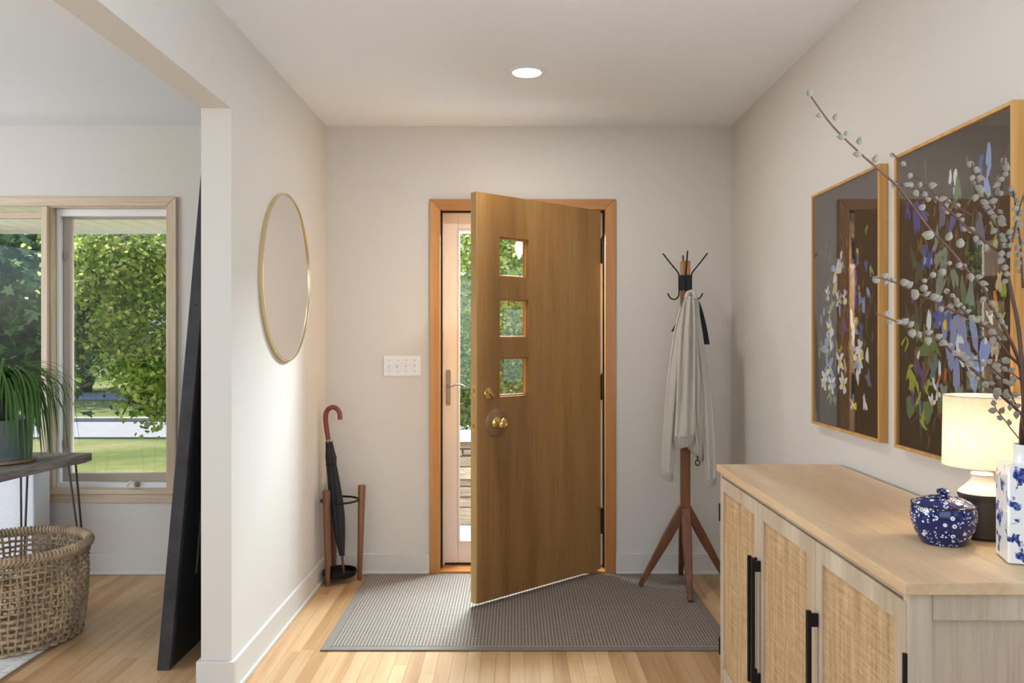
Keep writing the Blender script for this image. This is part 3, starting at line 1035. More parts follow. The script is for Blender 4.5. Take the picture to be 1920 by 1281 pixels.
branch('upright willow branch with crowded catkins rising before the wide picture',
       [(1892, 266), (1882, 300), (1878, 352), (1869, 395), (1872, 440), (1881, 480), (1892, 527), (1900, 566), (1909, 610), (1917, 690)], 1.66, 1.63, .0014, .0048,
       side=[([(1680, 340), (1699, 350), (1729, 361), (1756, 375), (1780, 395), (1806, 420), (1832, 441), (1854, 459), (1880, 476)], 1.60, 1.655, .0014, .003, .017),
             ([(1674, 288), (1688, 302), (1706, 321), (1730, 342), (1756, 365), (1790, 385), (1822, 404)], 1.60, 1.63, .001, .0016, .024),
             ([(1823, 305), (1826, 330), (1843, 358), (1858, 384), (1869, 400)], 1.62, 1.66, .0012, .002, .011),
             ([(1826, 350), (1840, 385), (1858, 410), (1872, 442)], 1.64, 1.66, .0012, .002, .013),
             ([(1921, 360), (1908, 403), (1901, 440), (1893, 470), (1884, 492)], 1.6, 1.65, .0014, .0026, .015),
             ([(1898, 350), (1904, 385), (1909, 420), (1914, 470), (1918, 540)], 1.63, 1.65, .0014, .0026, .014)],
       cats=[(.04, .36, .012)])
branch('slender reddish willow branch with small catkins reaching between both pictures',
       [(1632, 518), (1656, 523), (1682, 531), (1712, 546), (1738, 558), (1763, 571), (1791, 585), (1825, 600), (1860, 625), (1895, 669), (1914, 693), (1919, 760)], 1.52, 1.62, .0010, .0034,
       side=[([(1812, 494), (1792, 494), (1772, 499), (1756, 511), (1737, 526), (1724, 543), (1714, 549)], 1.57, 1.545, .0009, .0014, .018),
             ([(1776, 545), (1790, 562), (1806, 582), (1824, 600)], 1.56, 1.575, .0010, .0016, .009)],
       cats=[(.02, .42, .014)])
branch('low willow branch with plump catkins sloping over the lampshade',
       [(1642, 588), (1668, 597), (1693, 610), (1720, 620), (1744, 632), (1767, 643), (1787, 663), (1808, 679), (1826, 695), (1843, 712), (1862, 728), (1884, 748), (1908, 770), (1919, 786)], 1.49, 1.60, .0009, .0036,
       side=[([(1826, 675), (1850, 683), (1867, 697), (1884, 714), (1895, 738), (1908, 768)], 1.56, 1.60, .0011, .0018, .012),
             ([(1872, 640), (1880, 690), (1898, 701), (1918, 716)], 1.60, 1.62, .001, .0016, .020)],
       cats=[(.03, .56, .0135)])
branch('short willow twig with five dark buds in front of the lampshade',
       [(1863, 752), (1868, 768), (1880, 783), (1894, 802), (1910, 822)], 1.60, 1.61, .0008, .0014,
       manual=[(1864, 762, 1.60, -.2, -.1, 1, .012), (1868, 770, 1.60, -1, -.1, 0, .015), (1875, 776, 1.60, .5, -.1, 1, .013), (1881, 786, 1.60, -1, -.1, .4, .013), (1892, 798, 1.6, -.2, -.3, 1, .012)])

# ------------------------------------------------------------------ two flower pictures on the right wall
def paint_part(strokes, plane_x, parent, sgn=-1):
    me = bpy.data.meshes.new('painted_flowers')
    vs_, fs_, cs = [], [], []
    for i, (y, z, a, b_, ang, col) in enumerate(strokes):
        n = len(vs_)
        ca, sa = math.cos(ang), math.sin(ang)
        off = .0002 + i * .000004
        K = 9
        for k in range(K):
            t = 2 * PI * k / K
            w = 1 + .18 * math.sin(3 * t + i)
            u, v = a * w * math.cos(t), b_ * w * math.sin(t)
            vs_.append((plane_x - off, y + u * ca - v * sa, z + u * sa + v * ca))
        fs_.append(tuple(n + k for k in range(K)))
        cs.append(col)
    c = np.mean(np.array(vs_), 0)
    me.from_pydata((np.array(vs_) - c).tolist(), [], fs_)
    at = me.color_attributes.new('paint', 'FLOAT_COLOR', 'CORNER')
    flatc = []
    for p in me.polygons:
        flatc += list(cs[p.index]) * p.loop_total
    at.data.foreach_set('color', flatc)
    me.materials.append(MAT['paint'])
    o = bpy.data.objects.new('painted_flowers', me)
    COL.objects.link(o)
    o.location = c
    o.parent = parent
    o.matrix_parent_inverse = wm(parent).inverted()
    return o


C = {k: srgb(*v) for k, v in dict(w=(226, 228, 226), y=(226, 204, 62), b=(80, 96, 156), lb=(140, 160, 210), g=(96, 122, 74), pg=(140, 166, 120), ol=(104, 98, 52), cr=(206, 180, 136), o=(206, 140, 50), p=(92, 74, 118),
                                  pe=(140, 150, 190), gb=(104, 112, 134), lm=(156, 166, 70), rd=(196, 96, 60), dg=(70, 80, 62), tl=(92, 122, 118), bl=(62, 78, 152), sg=(128, 142, 128), br=(120, 92, 60), dk=(70, 58, 40)).items()}
FX = 1.1465


def on_wall(px, py, xp):
    d = xp * F / (px - 966)
    return d, CAMZ - (py - 633) / F * d


def strokes_from(spec, xp, seed, y_rng, z_rng, nleaf, centre):
    rr = random.Random(seed)
    out = []
    for i in range(nleaf):      # background stems and leaves
        y = rr.gauss(centre[0], centre[2]); z = rr.gauss(centre[1], centre[3])
        if not (y_rng[0] < y < y_rng[1] and z_rng[0] < z < z_rng[1]): continue
        out.append((y, z, .003 + rr.random() * .003, .012 + rr.random() * .022, rr.gauss(0, .45), C[rr.choice(['dg', 'dk', 'dk', 'ol', 'dg', 'br'])]))
    for (px, py, kind, size) in spec:
        y, z = on_wall(px, py, xp)
        if not (y_rng[0] < y < y_rng[1] and z_rng[0] < z < z_rng[1]): continue
        size *= 1.12
        if kind in ('daisy', 'bflower'):
            pc = ['w', 'w', 'lb'] if kind == 'daisy' else ['b', 'bl', 'pe']
            k = rr.randint(4, 6)
            for q in range(k):
                a = 2 * PI * q / k + rr.random()
                out.append((y + math.cos(a) * size * .8, z + math.sin(a) * size, size * .42, size * .75, a - PI / 2, C[rr.choice(pc)]))
            out.append((y + rr.gauss(0, .2) * size, z - size * .2, size * .36, size * .5, 0, C['y' if kind == 'daisy' else rr.choice(['o', 'y', 'lb'])]))
        elif kind.startswith('leaf:'):
            for q in range(3):
                out.append((y + rr.gauss(0, .6) * size, z + rr.gauss(0, .6) * size, size * .32, size * rr.uniform(.8, 1.3), rr.gauss(0, .7), C[kind[5:]]))
        elif kind.startswith('dot:'):
            out.append((y, z, size * .8, size, 0, C[kind[4:]]))
        elif kind.startswith('petal:'):
            for q in range(2):
                out.append((y + rr.gauss(0, .25) * size, z + rr.gauss(0, .2) * size, size * .4, size * 1.25, rr.gauss(0, .3), C[kind[6:]]))
    return out


def picture(label, ya, yb_, spec, seed, nleaf):
    za, zb = .955, 1.836
    root = thing('framed_picture', (XR, (ya + yb_) / 2, za), label, 'picture', 'framed flower pictures')
    xo = XR - .0006
    lw = .010
    for (p, q, r_, s_) in ((ya, ya + lw, za, zb), (yb_ - lw, yb_, za, zb), (ya + lw, yb_ - lw, za, za + lw), (ya + lw, yb_ - lw, zb - lw, zb)):
        MB().box(FX, xo, p, q, r_, s_).build('frame_side', MAT['frame_gold'], root, bevel=.0012)
    MB().box(FX + .012, FX + .022, ya + lw, yb_ - lw, za + lw, zb - lw).build('canvas', MAT['canvas'], root)
    rng = ((ya + lw + .02, yb_ - lw - .02), (za + .03, zb - .03))
    paint_part(strokes_from(spec, FX + .012, seed, rng[0], rng[1], nleaf, ((ya + yb_) / 2, 1.36, (yb_ - ya) * .2, .17)), FX + .012, root)
    MB().box(FX + .004, FX + .006, ya + lw, yb_ - lw, za + lw, zb - lw).build('picture_glass', MAT['art_glass'], root)
    return root


spec1 = [(1577, 490, 'daisy', .020), (1568, 508, 'daisy', .026), (1569, 533, 'leaf:cr', .022), (1565, 550, 'leaf:cr', .022), (1552, 551, 'daisy', .016), (1585, 557, 'daisy', .015), (1573, 562, 'daisy', .018),
         (1608, 473, 'dot:y', .012), (1609, 486, 'petal:gb', .018), (1599, 502, 'bflower', .016), (1603, 520, 'petal:b', .022), (1603, 533, 'dot:o', .013), (1602, 545, 'petal:b', .020), (1624, 500, 'petal:b', .016), (1611, 540, 'dot:o', .009),
         (1615, 560, 'petal:pe', .018), (1628, 548, 'petal:lb', .014), (1605, 569, 'petal:bl', .018), (1620, 572, 'petal:lb', .020), (1612, 580, 'dot:ol', .014), (1598, 597, 'petal:w', .024), (1603, 615, 'daisy', .020), (1607, 601, 'dot:y', .010),
         (1560, 577, 'leaf:pg', .022), (1574, 581, 'petal:lb', .016), (1585, 612, 'petal:p', .024), (1555, 618, 'daisy', .020), (1599, 632, 'petal:w', .020), (1558, 635, 'daisy', .024), (1550, 655, 'daisy', .022), (1572, 655, 'leaf:lm', .018), (1614, 640, 'dot:ol', .026),
         (1602, 652, 'petal:lb', .014), (1612, 656, 'daisy', .020), (1610, 674, 'daisy', .024), (1617, 667, 'dot:y', .012), (1627, 668, 'petal:w', .018), (1613, 692, 'petal:w', .014), (1608, 706, 'petal:w', .018), (1575, 678, 'daisy', .024), (1584, 684, 'petal:cr', .018),
         (1556, 690, 'daisy', .026), (1548, 706, 'daisy', .022), (1546, 717, 'daisy', .018), (1560, 720, 'daisy', .022), (1582, 718, 'daisy', .022), (1600, 755, 'daisy', .016), (1605, 762, 'dot:y', .012), (1623, 757, 'petal:w', .020), (1557, 736, 'leaf:pg', .016), (1565, 748, 'leaf:pg', .014),
         (1540, 650, 'leaf:pg', .016), (1597, 650, 'leaf:g', .018), (1629, 710, 'petal:gb', .022), (1541, 600, 'petal:sg', .016), (1546, 585, 'petal:lb', .012), (1600, 445, 'petal:sg', .010), (1625, 430, 'leaf:lm', .010), (1634, 505, 'leaf:pg', .014), (1616, 620, 'petal:b', .020), (1562, 600, 'leaf:cr', .016), (1590, 590, 'petal:p', .014), (1555, 665, 'leaf:g', .016)]
spec2 = [(1782, 335, 'petal:w', .014), (1791, 332, 'petal:w', .015), (1790, 360, 'petal:w', .010), (1803, 362, 'leaf:g', .024), (1840, 305, 'petal:bl', .014), (1842, 325, 'petal:b', .012), (1852, 290, 'petal:lb', .020), (1857, 310, 'petal:lb', .016), (1855, 352, 'petal:lb', .018),
         (1701, 395, 'petal:bl', .018), (1715, 405, 'petal:bl', .034), (1733, 400, 'petal:b', .024), (1768, 402, 'petal:gb', .028), (1784, 420, 'petal:b', .020), (1838, 430, 'petal:gb', .030), (1805, 420, 'petal:b', .016), (1736, 485, 'bflower', .022), (1745, 482, 'dot:bl', .014), (1752, 465, 'petal:lb', .010),
         (1720, 500, 'leaf:dg', .032), (1728, 470, 'leaf:ol', .016), (1760, 480, 'leaf:sg', .026), (1775, 510, 'leaf:sg', .030), (1765, 540, 'leaf:sg', .030), (1790, 520, 'petal:sg', .020), (1815, 560, 'leaf:g', .030), (1822, 545, 'petal:sg', .026), (1868, 410, 'leaf:lm', .018), (1868, 455, 'petal:lm', .014), (1880, 541, 'petal:lm', .016), (1711, 556, 'petal:bl', .016), (1747, 490, 'petal:lb', .008),
         (1768, 595, 'bflower', .030), (1774, 605, 'bflower', .026), (1743, 602, 'petal:w', .020), (1762, 590, 'petal:b', .024), (1790, 622, 'petal:pe', .034), (1806, 625, 'petal:pe', .034), (1824, 622, 'petal:pe', .032), (1800, 655, 'petal:w', .032), (1782, 672, 'petal:pe', .034), (1815, 660, 'petal:pe', .030), (1845, 662, 'petal:lb', .030), (1830, 680, 'petal:lb', .020),
         (1735, 650, 'leaf:g', .032), (1728, 640, 'leaf:g', .026), (1750, 640, 'leaf:g', .028), (1718, 665, 'leaf:br', .020), (1738, 682, 'leaf:br', .020), (1754, 672, 'leaf:ol', .024), (1752, 690, 'leaf:tl', .026), (1762, 706, 'petal:rd', .014), (1774, 707, 'petal:rd', .014), (1708, 705, 'leaf:lm', .020), (1714, 716, 'leaf:lm', .022), (1722, 732, 'leaf:lm', .022), (1703, 687, 'leaf:lm', .016), (1697, 640, 'leaf:lm', .014), (1742, 718, 'leaf:lm', .018),
         (1725, 690, 'petal:p', .022), (1730, 710, 'petal:p', .022), (1723, 665, 'petal:w', .010), (1752, 722, 'petal:w', .012), (1758, 734, 'daisy', .014), (1748, 756, 'daisy', .014), (1764, 690, 'petal:w', .014), (1708, 763, 'dot:g', .030), (1740, 772, 'dot:g', .030), (1766, 760, 'dot:g', .020), (1795, 708, 'petal:pe', .034), (1820, 705, 'petal:pe', .032), (1770, 735, 'petal:sg', .020), (1800, 735, 'petal:sg', .018), (1713, 748, 'petal:p', .016), (1725, 765, 'petal:gb', .018), (1727, 790, 'leaf:lm', .018), (1718, 600, 'leaf:dg', .030), (1705, 590, 'leaf:dg', .028), (1722, 610, 'leaf:g', .022), (1792, 800, 'leaf:g', .016), (1850, 640, 'dot:w', .008), (1866, 560, 'petal:o', .014), (1868, 650, 'petal:cr', .020), (1870, 530, 'petal:cr', .018), (1860, 590, 'petal:w', .016), (1875, 600, 'leaf:lm', .016)]
picture('framed picture of daisies and blue flowers on dark ground, farther from camera', 2.522, 3.098, spec1, 3, 170)
picture('framed picture of blue irises on dark ground behind the willow branches', 1.844, 2.422, spec2, 5, 240)

# ------------------------------------------------------------------ round mirror
mc = Vector((XL, 3.58, 1.553))
mi = thing('round_mirror', mc - Vector((0, 0, .373)), 'round wall mirror in a thin champagne gold frame on the partition', 'mirror')
m = Matrix.Translation(mc + Vector((.0006, 0, 0))) @ Matrix.Rotation(PI / 2, 4, 'Y')
MB().lathe([(.360, 0), (.373, 0), (.373, .018), (.3675, .0195), (.3665, .018), (.3665, .012), (.360, .012)], 96, m, False, False).build('frame', MAT['gold'], mi, smooth=35)
MB().lathe([(.3672, .008), (.3672, .0125)], 96, m).build('mirror_glass', MAT['mirror'], mi, smooth=30)

# ------------------------------------------------------------------ switch plate
sp = thing('light_switch_plate', (-.6155, YB, 1.078), 'white plate with four toggle switches left of the door', 'light switch')
MB().box(-.717, -.514, YB - .006, YB - .0005, 1.077, 1.189).build('plate', MAT['plate'], sp, bevel=.003)
for i, up in enumerate((-1, 1, -1, -1)):
    xx = -.6155 + (i - 1.5) * .046
    MB().box(xx - .0055, xx + .0055, YB - .0085, YB - .006, 1.121, 1.145).build('switch_slot', MAT['plate'], sp, bevel=.001)
    mm = Matrix.Translation((xx, YB - .007, 1.133)) @ Matrix.Rotation(math.radians(28 * up), 4, 'X')
    MB().box(-.0042, .0042, -.014, 0, -.0045, .0045, mm).build('toggle', MAT['plate'], sp, bevel=.001)
    for zz in (1.163, 1.103):
        MB().lathe([(.003, 0), (.002, .0012)], 10, Matrix.Translation((xx, YB - .006, zz)) @ Matrix.Rotation(PI / 2, 4, 'X')).build('screw', MAT['nickel'], sp)

# ------------------------------------------------------------------ ceiling downlight
dc = Vector((.051, 3.466, H))
dn = thing('recessed_downlight', dc, 'round white recessed ceiling light, switched on', 'ceiling light')
m = Matrix.Translation(dc - Vector((0, 0, .0006))) @ Matrix.Rotation(PI, 4, 'X')
MB().lathe([(.062, .004), (.064, .007), (.080, .006), (.089, .0025), (.089, 0), (.062, 0)], 56, m, False, False).build('trim_ring', MAT['white'], dn, smooth=40)
MB().lathe([(.0625, .001), (.0625, .0035)], 48, m).build('lens', MAT['lens'], dn)
light('downlight', 'AREA', dc - Vector((0, 0, .012)), 8, (.97, .98, 1), (0, 0, -1), shape='DISK', size=.11)

# ------------------------------------------------------------------ doormat
dm = thing('doormat', (.055, 3.81, 0), 'large grey brown woven doormat lying before the entrance door', 'doormat')
MB().box(-.765, .875, 3.313, 4.305, .0012, .0095).build('woven_field', MAT['mat'], dm, bevel=.002)
b = MB()
b.box(-.80, -.765, 3.278, 4.335, .001, .0075).box(.875, .910, 3.278, 4.335, .001, .0075).box(-.765, .875, 3.278, 3.313, .001, .0075).box(-.765, .875, 4.305, 4.335, .001, .0075)
b.build('border', MAT['mat_edge'], dm, bevel=.002)

# ------------------------------------------------------------------ umbrella stand
us = thing('umbrella_stand', (-.925, 4.225, 0), 'walnut and black metal umbrella stand with three round posts', 'umbrella stand')
sc_ = Vector((-.925, 4.222))
posts = [(-.972, 4.134), (-.820, 4.247), (-.980, 4.318)]
for (px_, py_), hgt in zip(posts, (.496, .503, .500)):
    top = Vector((px_, py_, hgt))
    out = (Vector((px_, py_)) - sc_).normalized() * .006
    b = MB()
    b.tube([(px_ - out.x, py_ - out.y, .0005), (px_, py_, .25), (px_ + out.x, py_ + out.y, hgt - .003), (px_ + out.x, py_ + out.y, hgt)], [.0125, .0165, .0205, .0190], 20)
    b.build('post', MAT['walnut'], us, smooth=40)
MB().tube([(sc_.x + .096 * math.cos(a), sc_.y + .096 * math.sin(a), .429) for a in [2 * PI * i / 48 for i in range(48)]], .0055, 8, closed=True).build('ring', MAT['black_metal'], us, smooth=True)
T = Matrix.Translation((sc_.x, sc_.y, 0))
MB().lathe([(.0, .034), (.080, .034), (.086, .040), (.087, .062), (.084, .062), (.083, .042), (.0, .040)], 40, T).build('drip_tray', MAT['black_metal'], us, smooth=40)
b = MB()
for px_, py_ in posts:
    dv = (Vector((px_, py_)) - sc_); dl_ = dv.length; dv.normalize()
    for z, r in ((.050, .085), (.429, .094)):
        if dl_ > r: b.tube([(sc_.x + dv.x * r, sc_.y + dv.y * r, z), (px_, py_, z)], .004, 8)
b.build('pin', MAT['black_metal'], us, smooth=True)

# ------------------------------------------------------------------ umbrella
def U(px, py, d=4.20): return P(px, py, d)
um = thing('umbrella', U(644, 1073), 'furled black umbrella with brown crook handle standing in the umbrella stand', 'umbrella')
MB().tube([U(644.5, 1074, 4.205) + Vector((0, 0, .002)), U(641.5, 1043), U(616, 828)], .0042, 10).build('shaft', MAT['nickel'], um, smooth=True)
tipb = U(641.5, 1043); tipa = U(644.3, 1071, 4.205)
MB().tube([tipb, tipa], [.0070, .0065], 12).build('tip', MAT['crook'], um, smooth=40)
MB().tube([tipa, tipa + (tipa - tipb).normalized() * .006], [.0055, .004], 12).build('ferrule', MAT['white'], um, smooth=40)
MB().tube(smooth_path([U(615.5, 824), U(612, 800), U(610.5, 782), U(613.5, 770), U(622.5, 764), U(632, 767), U(637, 776), U(637.5, 787)], 5), .0128, 14).build('crook_handle', MAT['crook'], um, smooth=45)
MB().tube([U(615.7, 824), U(616.6, 832)], .0115, 14).build('collar', MAT['nickel'], um, smooth=40)
axis = [(617, 829, .016), (618.5, 845, .021), (620, 857, .026), (621, 868, .024), (623, 880, .026), (626, 905, .029), (630, 940, .031), (633, 965, .031), (636, 995, .026), (639, 1020, .019), (641.5, 1042, .012)]
rs = []
for i, (px_, py_, r) in enumerate(axis):
    c = U(px_, py_)
    ring = []
    for j in range(48):
        a = 2 * PI * j / 48
        rr_ = r * (1 + .17 * math.cos(8 * a + i * .5) + .07 * math.sin(3 * a + i))
        ring.append(c + Vector((rr_ * math.cos(a), rr_ * .8 * math.sin(a), .006 * math.sin(4 * a) if i == 0 else 0)))
    rs.append(ring)
MB().rings(rs).build('canopy', MAT['umbrella'], um, smooth=55)
c = U(621, 869); b = MB()
b.tube([c + Vector((.0265 * math.cos(a), .022 * math.sin(a), .006 * math.cos(a))) for a in [2 * PI * i / 32 for i in range(32)]], .0035, 6, closed=True)
b.build('strap', MAT['umbrella'], um, smooth=True)

# ------------------------------------------------------------------ coat rack
rc = Vector((.868, 4.085, 0))
ra = math.radians(-6)
rk = thing('coat_rack', rc, 'dark walnut coat rack with four splayed legs and black wire hooks', 'coat rack', rotz=ra)
MB().box(-.024, .024, -.024, .024, .385, 1.53).build('post', MAT['rack_wood'], rk, local=True, bevel=.003)
MB().box(-.0235, .0235, -.0235, .0235, 1.53, 1.678).build('post_top', MAT['rack_top'], rk, local=True, bevel=.003)
for k in range(4):
    a = k * PI / 2
    dx, dy = math.cos(a), math.sin(a)
    b = MB()
    p0, p1 = Vector((dx * .010, dy * .010, .415)), Vector((dx * .228, dy * .228, .0105))
    pm = p0.lerp(p1, .35)
    b.rings([[p + (s1 * Vector((-dy, dx, 0)) + s2 * (Vector((dx, dy, .55)).normalized())) * w / 2 for s1, s2 in ((-1, -1), (1, -1), (1, 1), (-1, 1))] for p, w in ((p0, .046), (pm, .046), (p1 + Vector((0, 0, .004)), .024))])
    b.build('leg', MAT['rack_wood'], rk, local=True, bevel=.005)
MB().box(-.0270, .0270, -.0270, .0270, 1.527, 1.604).build('hook_band', MAT['black_metal'], rk, local=True, bevel=.002)
for k in range(4):
    a = k * PI / 2 + .0
    dx, dy = math.cos(a), math.sin(a)
    def hp(r, z): return Vector((dx * r, dy * r, z))
    b = MB()
    b.tube(smooth_path([hp(.112, 1.717), hp(.078, 1.672), hp(.044, 1.630), hp(.033, 1.612), hp(.031, 1.59), hp(.031, 1.53), hp(.032, 1.505), hp(.042, 1.487), hp(.058, 1.482), hp(.074, 1.489), hp(.084, 1.505), hp(.087, 1.514)], 4), .0036, 8)
    b.build('wire_hook', MAT['black_metal'], rk, local=True, smooth=True)

# ------------------------------------------------------------------ jacket
JD = 4.01
jk = thing('hanging_jacket', P(1293, 905, JD), 'stone grey cotton jacket hanging by its collar on the coat rack', 'jacket')


def cloth(rows, name, mat, depth=.5, folds=5, amp=.16, seg=64, seed=0, parent=jk, cap=True, dd=0.0, fine=.05):
    """rows: (y, left px, right px, distance offset, tilt px) -> draped tube"""
    rr = random.Random(seed)
    ph = [rr.uniform(0, 6.28) for _ in range(6)]
    # refine the rows
    fine_rows = []
    for i in range(len(rows) - 1):
        a, b_ = rows[i], rows[i + 1]
        for k in range(4):
            t = k / 4
            fine_rows.append([p + (q - p) * t for p, q in zip(a, b_)])
    fine_rows.append(list(rows[-1]))
    rs = []
    n = len(fine_rows)
    for i, (py, xl, xr, off, tilt) in enumerate(fine_rows):
        u = i / (n - 1)
        cx_ = (xl + xr) / 2
        w = (xr - xl) / 2 / F * JD
        ring = []
        for j in range(seg):
            a = 2 * PI * j / seg
            g1 = 1 - 2 * abs(math.sin(folds * a / 2 * 2 + ph[0] + .9 * u)) ** .6
            f = 1 - amp * g1 * (.35 + .65 * math.sin(PI * min(1, u * 1.3 + .1)) ** .5) + amp * .35 * math.sin((folds + 3) * a + ph[1] - 2 * u) + fine * math.sin(13 * u + 2 * a + ph[2]) * u
            c0 = P(cx_ + tilt * math.cos(a) * 0, py + tilt * math.cos(a), JD + off + dd)
            ring.append(c0 + Vector((w * math.cos(a) * (1 + (f - 1) * .3), w * depth * math.sin(a) * f - (f - 1) * .016, 0)))
        rs.append(ring)
    return MB().rings(rs, cap, cap).build(name, mat, parent, smooth=True)


# back body, front panel, two sleeves
cloth([(552, 1287, 1303, .0, 0), (566, 1283, 1309, 0, 0), (590, 1279, 1310, 0, 0), (640, 1276, 1317, 0, 0), (700, 1275, 1324, 0, 0), (770, 1276, 1325, 0, 0), (815, 1280, 1322, 0, 4), (842, 1286, 1319, 0, 8), (852, 1292, 1317, 0, 9)], 'body', MAT['jacket'], .8, 4, .34, seed=1, dd=.01)
cloth([(556, 1286, 1300, -.02, 0), (570, 1281, 1301, -.02, 0), (610, 1275, 1302, -.02, 0), (680, 1271, 1302, -.02, 0), (760, 1268, 1302, -.02, 0), (805, 1265, 1302, -.02, 0), (819, 1264, 1301, -.02, -2)], 'front_panel', MAT['jacket'], .5, 3, .42, seed=2, dd=-.03)
cloth([(558, 1284, 1295, 0, 0), (580, 1275, 1288, 0, 0), (620, 1264, 1284, 0, 0), (670, 1257, 1281, 0, 0), (725, 1250, 1276, 0, 0), (780, 1245, 1271, 0, 0), (830, 1241, 1267, 0, 0), (875, 1240, 1263, 0, 2), (888, 1241, 1261, 0, 3)], 'sleeve', MAT['jacket'], .62, 2, .26, seed=3, dd=.0)
cloth([(560, 1297, 1306, 0, 0), (590, 1299, 1310, 0, 0), (620, 1302, 1316, 0, 0), (650, 1306, 1320, 0, 0), (685, 1310, 1326, 0, 0), (745, 1314, 1335, 0, 0), (800, 1317, 1340, 0, 0), (850, 1320, 1343, 0, 0), (890, 1323, 1342, 0, 0), (899, 1324, 1340, 0, -1)], 'sleeve', MAT['jacket'], .62, 2, .26, seed=4, dd=-.02)
cloth([(884, 1239, 1262, 0, 3), (892, 1240, 1263, 0, 3), (901, 1242, 1261, 0, 3)], 'cuff', MAT['rib'], .6, 14, .10, seed=5)
cloth([(896, 1323, 1342, 0, -1), (905, 1324, 1342, 0, -1), (912, 1325, 1340, 0, -1)], 'cuff', MAT['rib'], .6, 14, .10, seed=6, dd=-.02)
cloth([(814, 1264, 1302, -.02, -3), (824, 1265, 1302, -.02, -3), (838, 1271, 1298, -.02, -4)], 'waistband', MAT['rib'], .46, 14, .12, seed=7, dd=-.03)
cloth([(840, 1287, 1320, 0, 8), (850, 1290, 1320, 0, 9), (858, 1297, 1318, 0, 9)], 'waistband', MAT['rib'], .55, 14, .12, seed=8, dd=.01)
b = MB()
b.tube(smooth_path([P(1286, 560, JD - .05), P(1289, 551, JD - .045), P(1295, 547, JD - .03), P(1301, 550, JD - .045), P(1304, 561, JD - .05)], 5), .010, 10)
b.build('collar', MAT['jacket'], jk, smooth=True)
# fold edges down the front
for pl_ in ([(1289, 560), (1284, 620), (1278, 700), (1273, 770), (1269, 812)], [(1298, 562), (1301, 640), (1302, 720), (1304, 800), (1310, 848)]):
    MB().tube(smooth_path([P(x_, y_, JD - .062) for x_, y_ in pl_], 5), .0045, 8).build('placket', MAT['jacket'], jk, smooth=True)
b = MB()
b.tube([P(1308, 855, JD - .03), P(1308, 863, JD - .03)], .0028, 8)
b.tube([P(1308 + 4 * math.cos(a), 868 + 5 * math.sin(a), JD - .03) for a in [2 * PI * i / 16 for i in range(16)]], .0028, 6, closed=True)
b.build('zip_pull', MAT['black_metal'], jk, smooth=True)

# dark sash hanging behind the jacket
b = MB()
def ribbon(b, pl_, d, w0, w1, th_=.004):
    rs = []
    path = smooth_path([P(x_, y_, d) for x_, y_ in pl_], 5)
    for i, p in enumerate(path):
        w = w0 + (w1 - w0) * i / (len(path) - 1)
        rs.append([p + Vector((-w, -th_, 0)), p + Vector((w, -th_ * .4, 0)), p + Vector((w, th_, 0)), p + Vector((-w, th_ * .4, 0))])
    b.rings(rs)
ribbon(b, [(1302, 556), (1309, 570), (1316, 595), (1321, 620), (1325, 646)], 4.068, .010, .0155)
ribbon(b, [(1302, 556), (1288, 575), (1273, 605), (1264, 622)], 4.068, .010, .016)
b.build('cloth_sash', MAT['navy_cloth'], None, 'dark navy cloth sash hanging behind the grey jacket', 'sash', smooth=40)

# ------------------------------------------------------------------ leaning dark panel
lp = thing('leaning_panel', (-1.36, 3.6, 0), 'tall dark navy panel leaning against the partition, seen edge on', 'panel')
lean = math.atan2(.169, 1.911)
m = Matrix.Translation((-1.384, 0, .001)) @ Matrix.Rotation(lean, 4, 'Y')
Hh = 2.16
y0, y1 = 3.089, 4.18
b = MB()
b.box(0, .049, y0, y0 + .03, 0, Hh, m)
b.build('edge_board', MAT['navy_edge'], lp, bevel=.002)
MB().box(0, .049, y1 - .03, y1, 0, Hh, m).build('edge_board', MAT['navy_edge'], lp, bevel=.002)
MB().box(.004, .047, y0 + .03, y1 - .03, .0, Hh - .002, m).build('back_board', MAT['navy'], lp)
for z in (.45, .86, 1.12, 1.42):
    MB().lathe([(.0035, 0), (.0035, .0012)], 10, m @ Matrix.Translation((.026, y0 - .0002, z)) @ Matrix.Rotation(PI / 2, 4, 'X')).build('screw', MAT['gasket'], lp)
MB().box(.047, .056, 3.262, 3.274, .33, .86, m).build('brace', MAT['steel'], lp, bevel=.002)

# ------------------------------------------------------------------ console table by the window
ta = math.atan2(4.1 - 3.488, -2.176 + 2.246) - PI / 2
tb_ = thing('console_table', (-2.33, 3.45, 0), 'narrow console table of grey reclaimed planks on hairpin legs', 'table')
m = Matrix.Translation((-2.176, 4.12, 0)) @ Matrix.Rotation(ta, 4, 'Z')
for i in range(3):
    x1_ = -i * .1215
    MB().box(x1_ - .1200, x1_, -1.45, R.uniform(-.006, .0), .654 + R.uniform(-.001, .001), .694 + R.uniform(-.002, .001), m).build('plank', MAT['reclaimed'], tb_, bevel=.003)
for (lx, ly, sx, sy) in ((-.055, -.085, 1, 1), (-.315, -.085, -1, 1), (-.055, -1.37, 1, -1), (-.315, -1.37, -1, -1)):
    b = MB()
    foot = Vector((lx + sx * .045, ly + sy * .045, .0065 if sy > 0 else .0155))
    a0, a1 = Vector((lx - .035, ly + .02 * sy, .653)), Vector((lx + .035, ly - .02 * sy, .653))
    pts = [a0, a0.lerp(foot, .97) + Vector((-.004, 0, 0)), foot, a1.lerp(foot, .97) + Vector((.004, 0, 0)), a1]
    b.tube([m @ p for p in pts], .0052, 8)
    lg = b.build('hairpin_leg', MAT['steel'], tb_, smooth=40)
    MB().box(lx - .05, lx + .05, ly - .045, ly + .045, .650, .6535, m).build('mount_plate', MAT['steel'], lg)

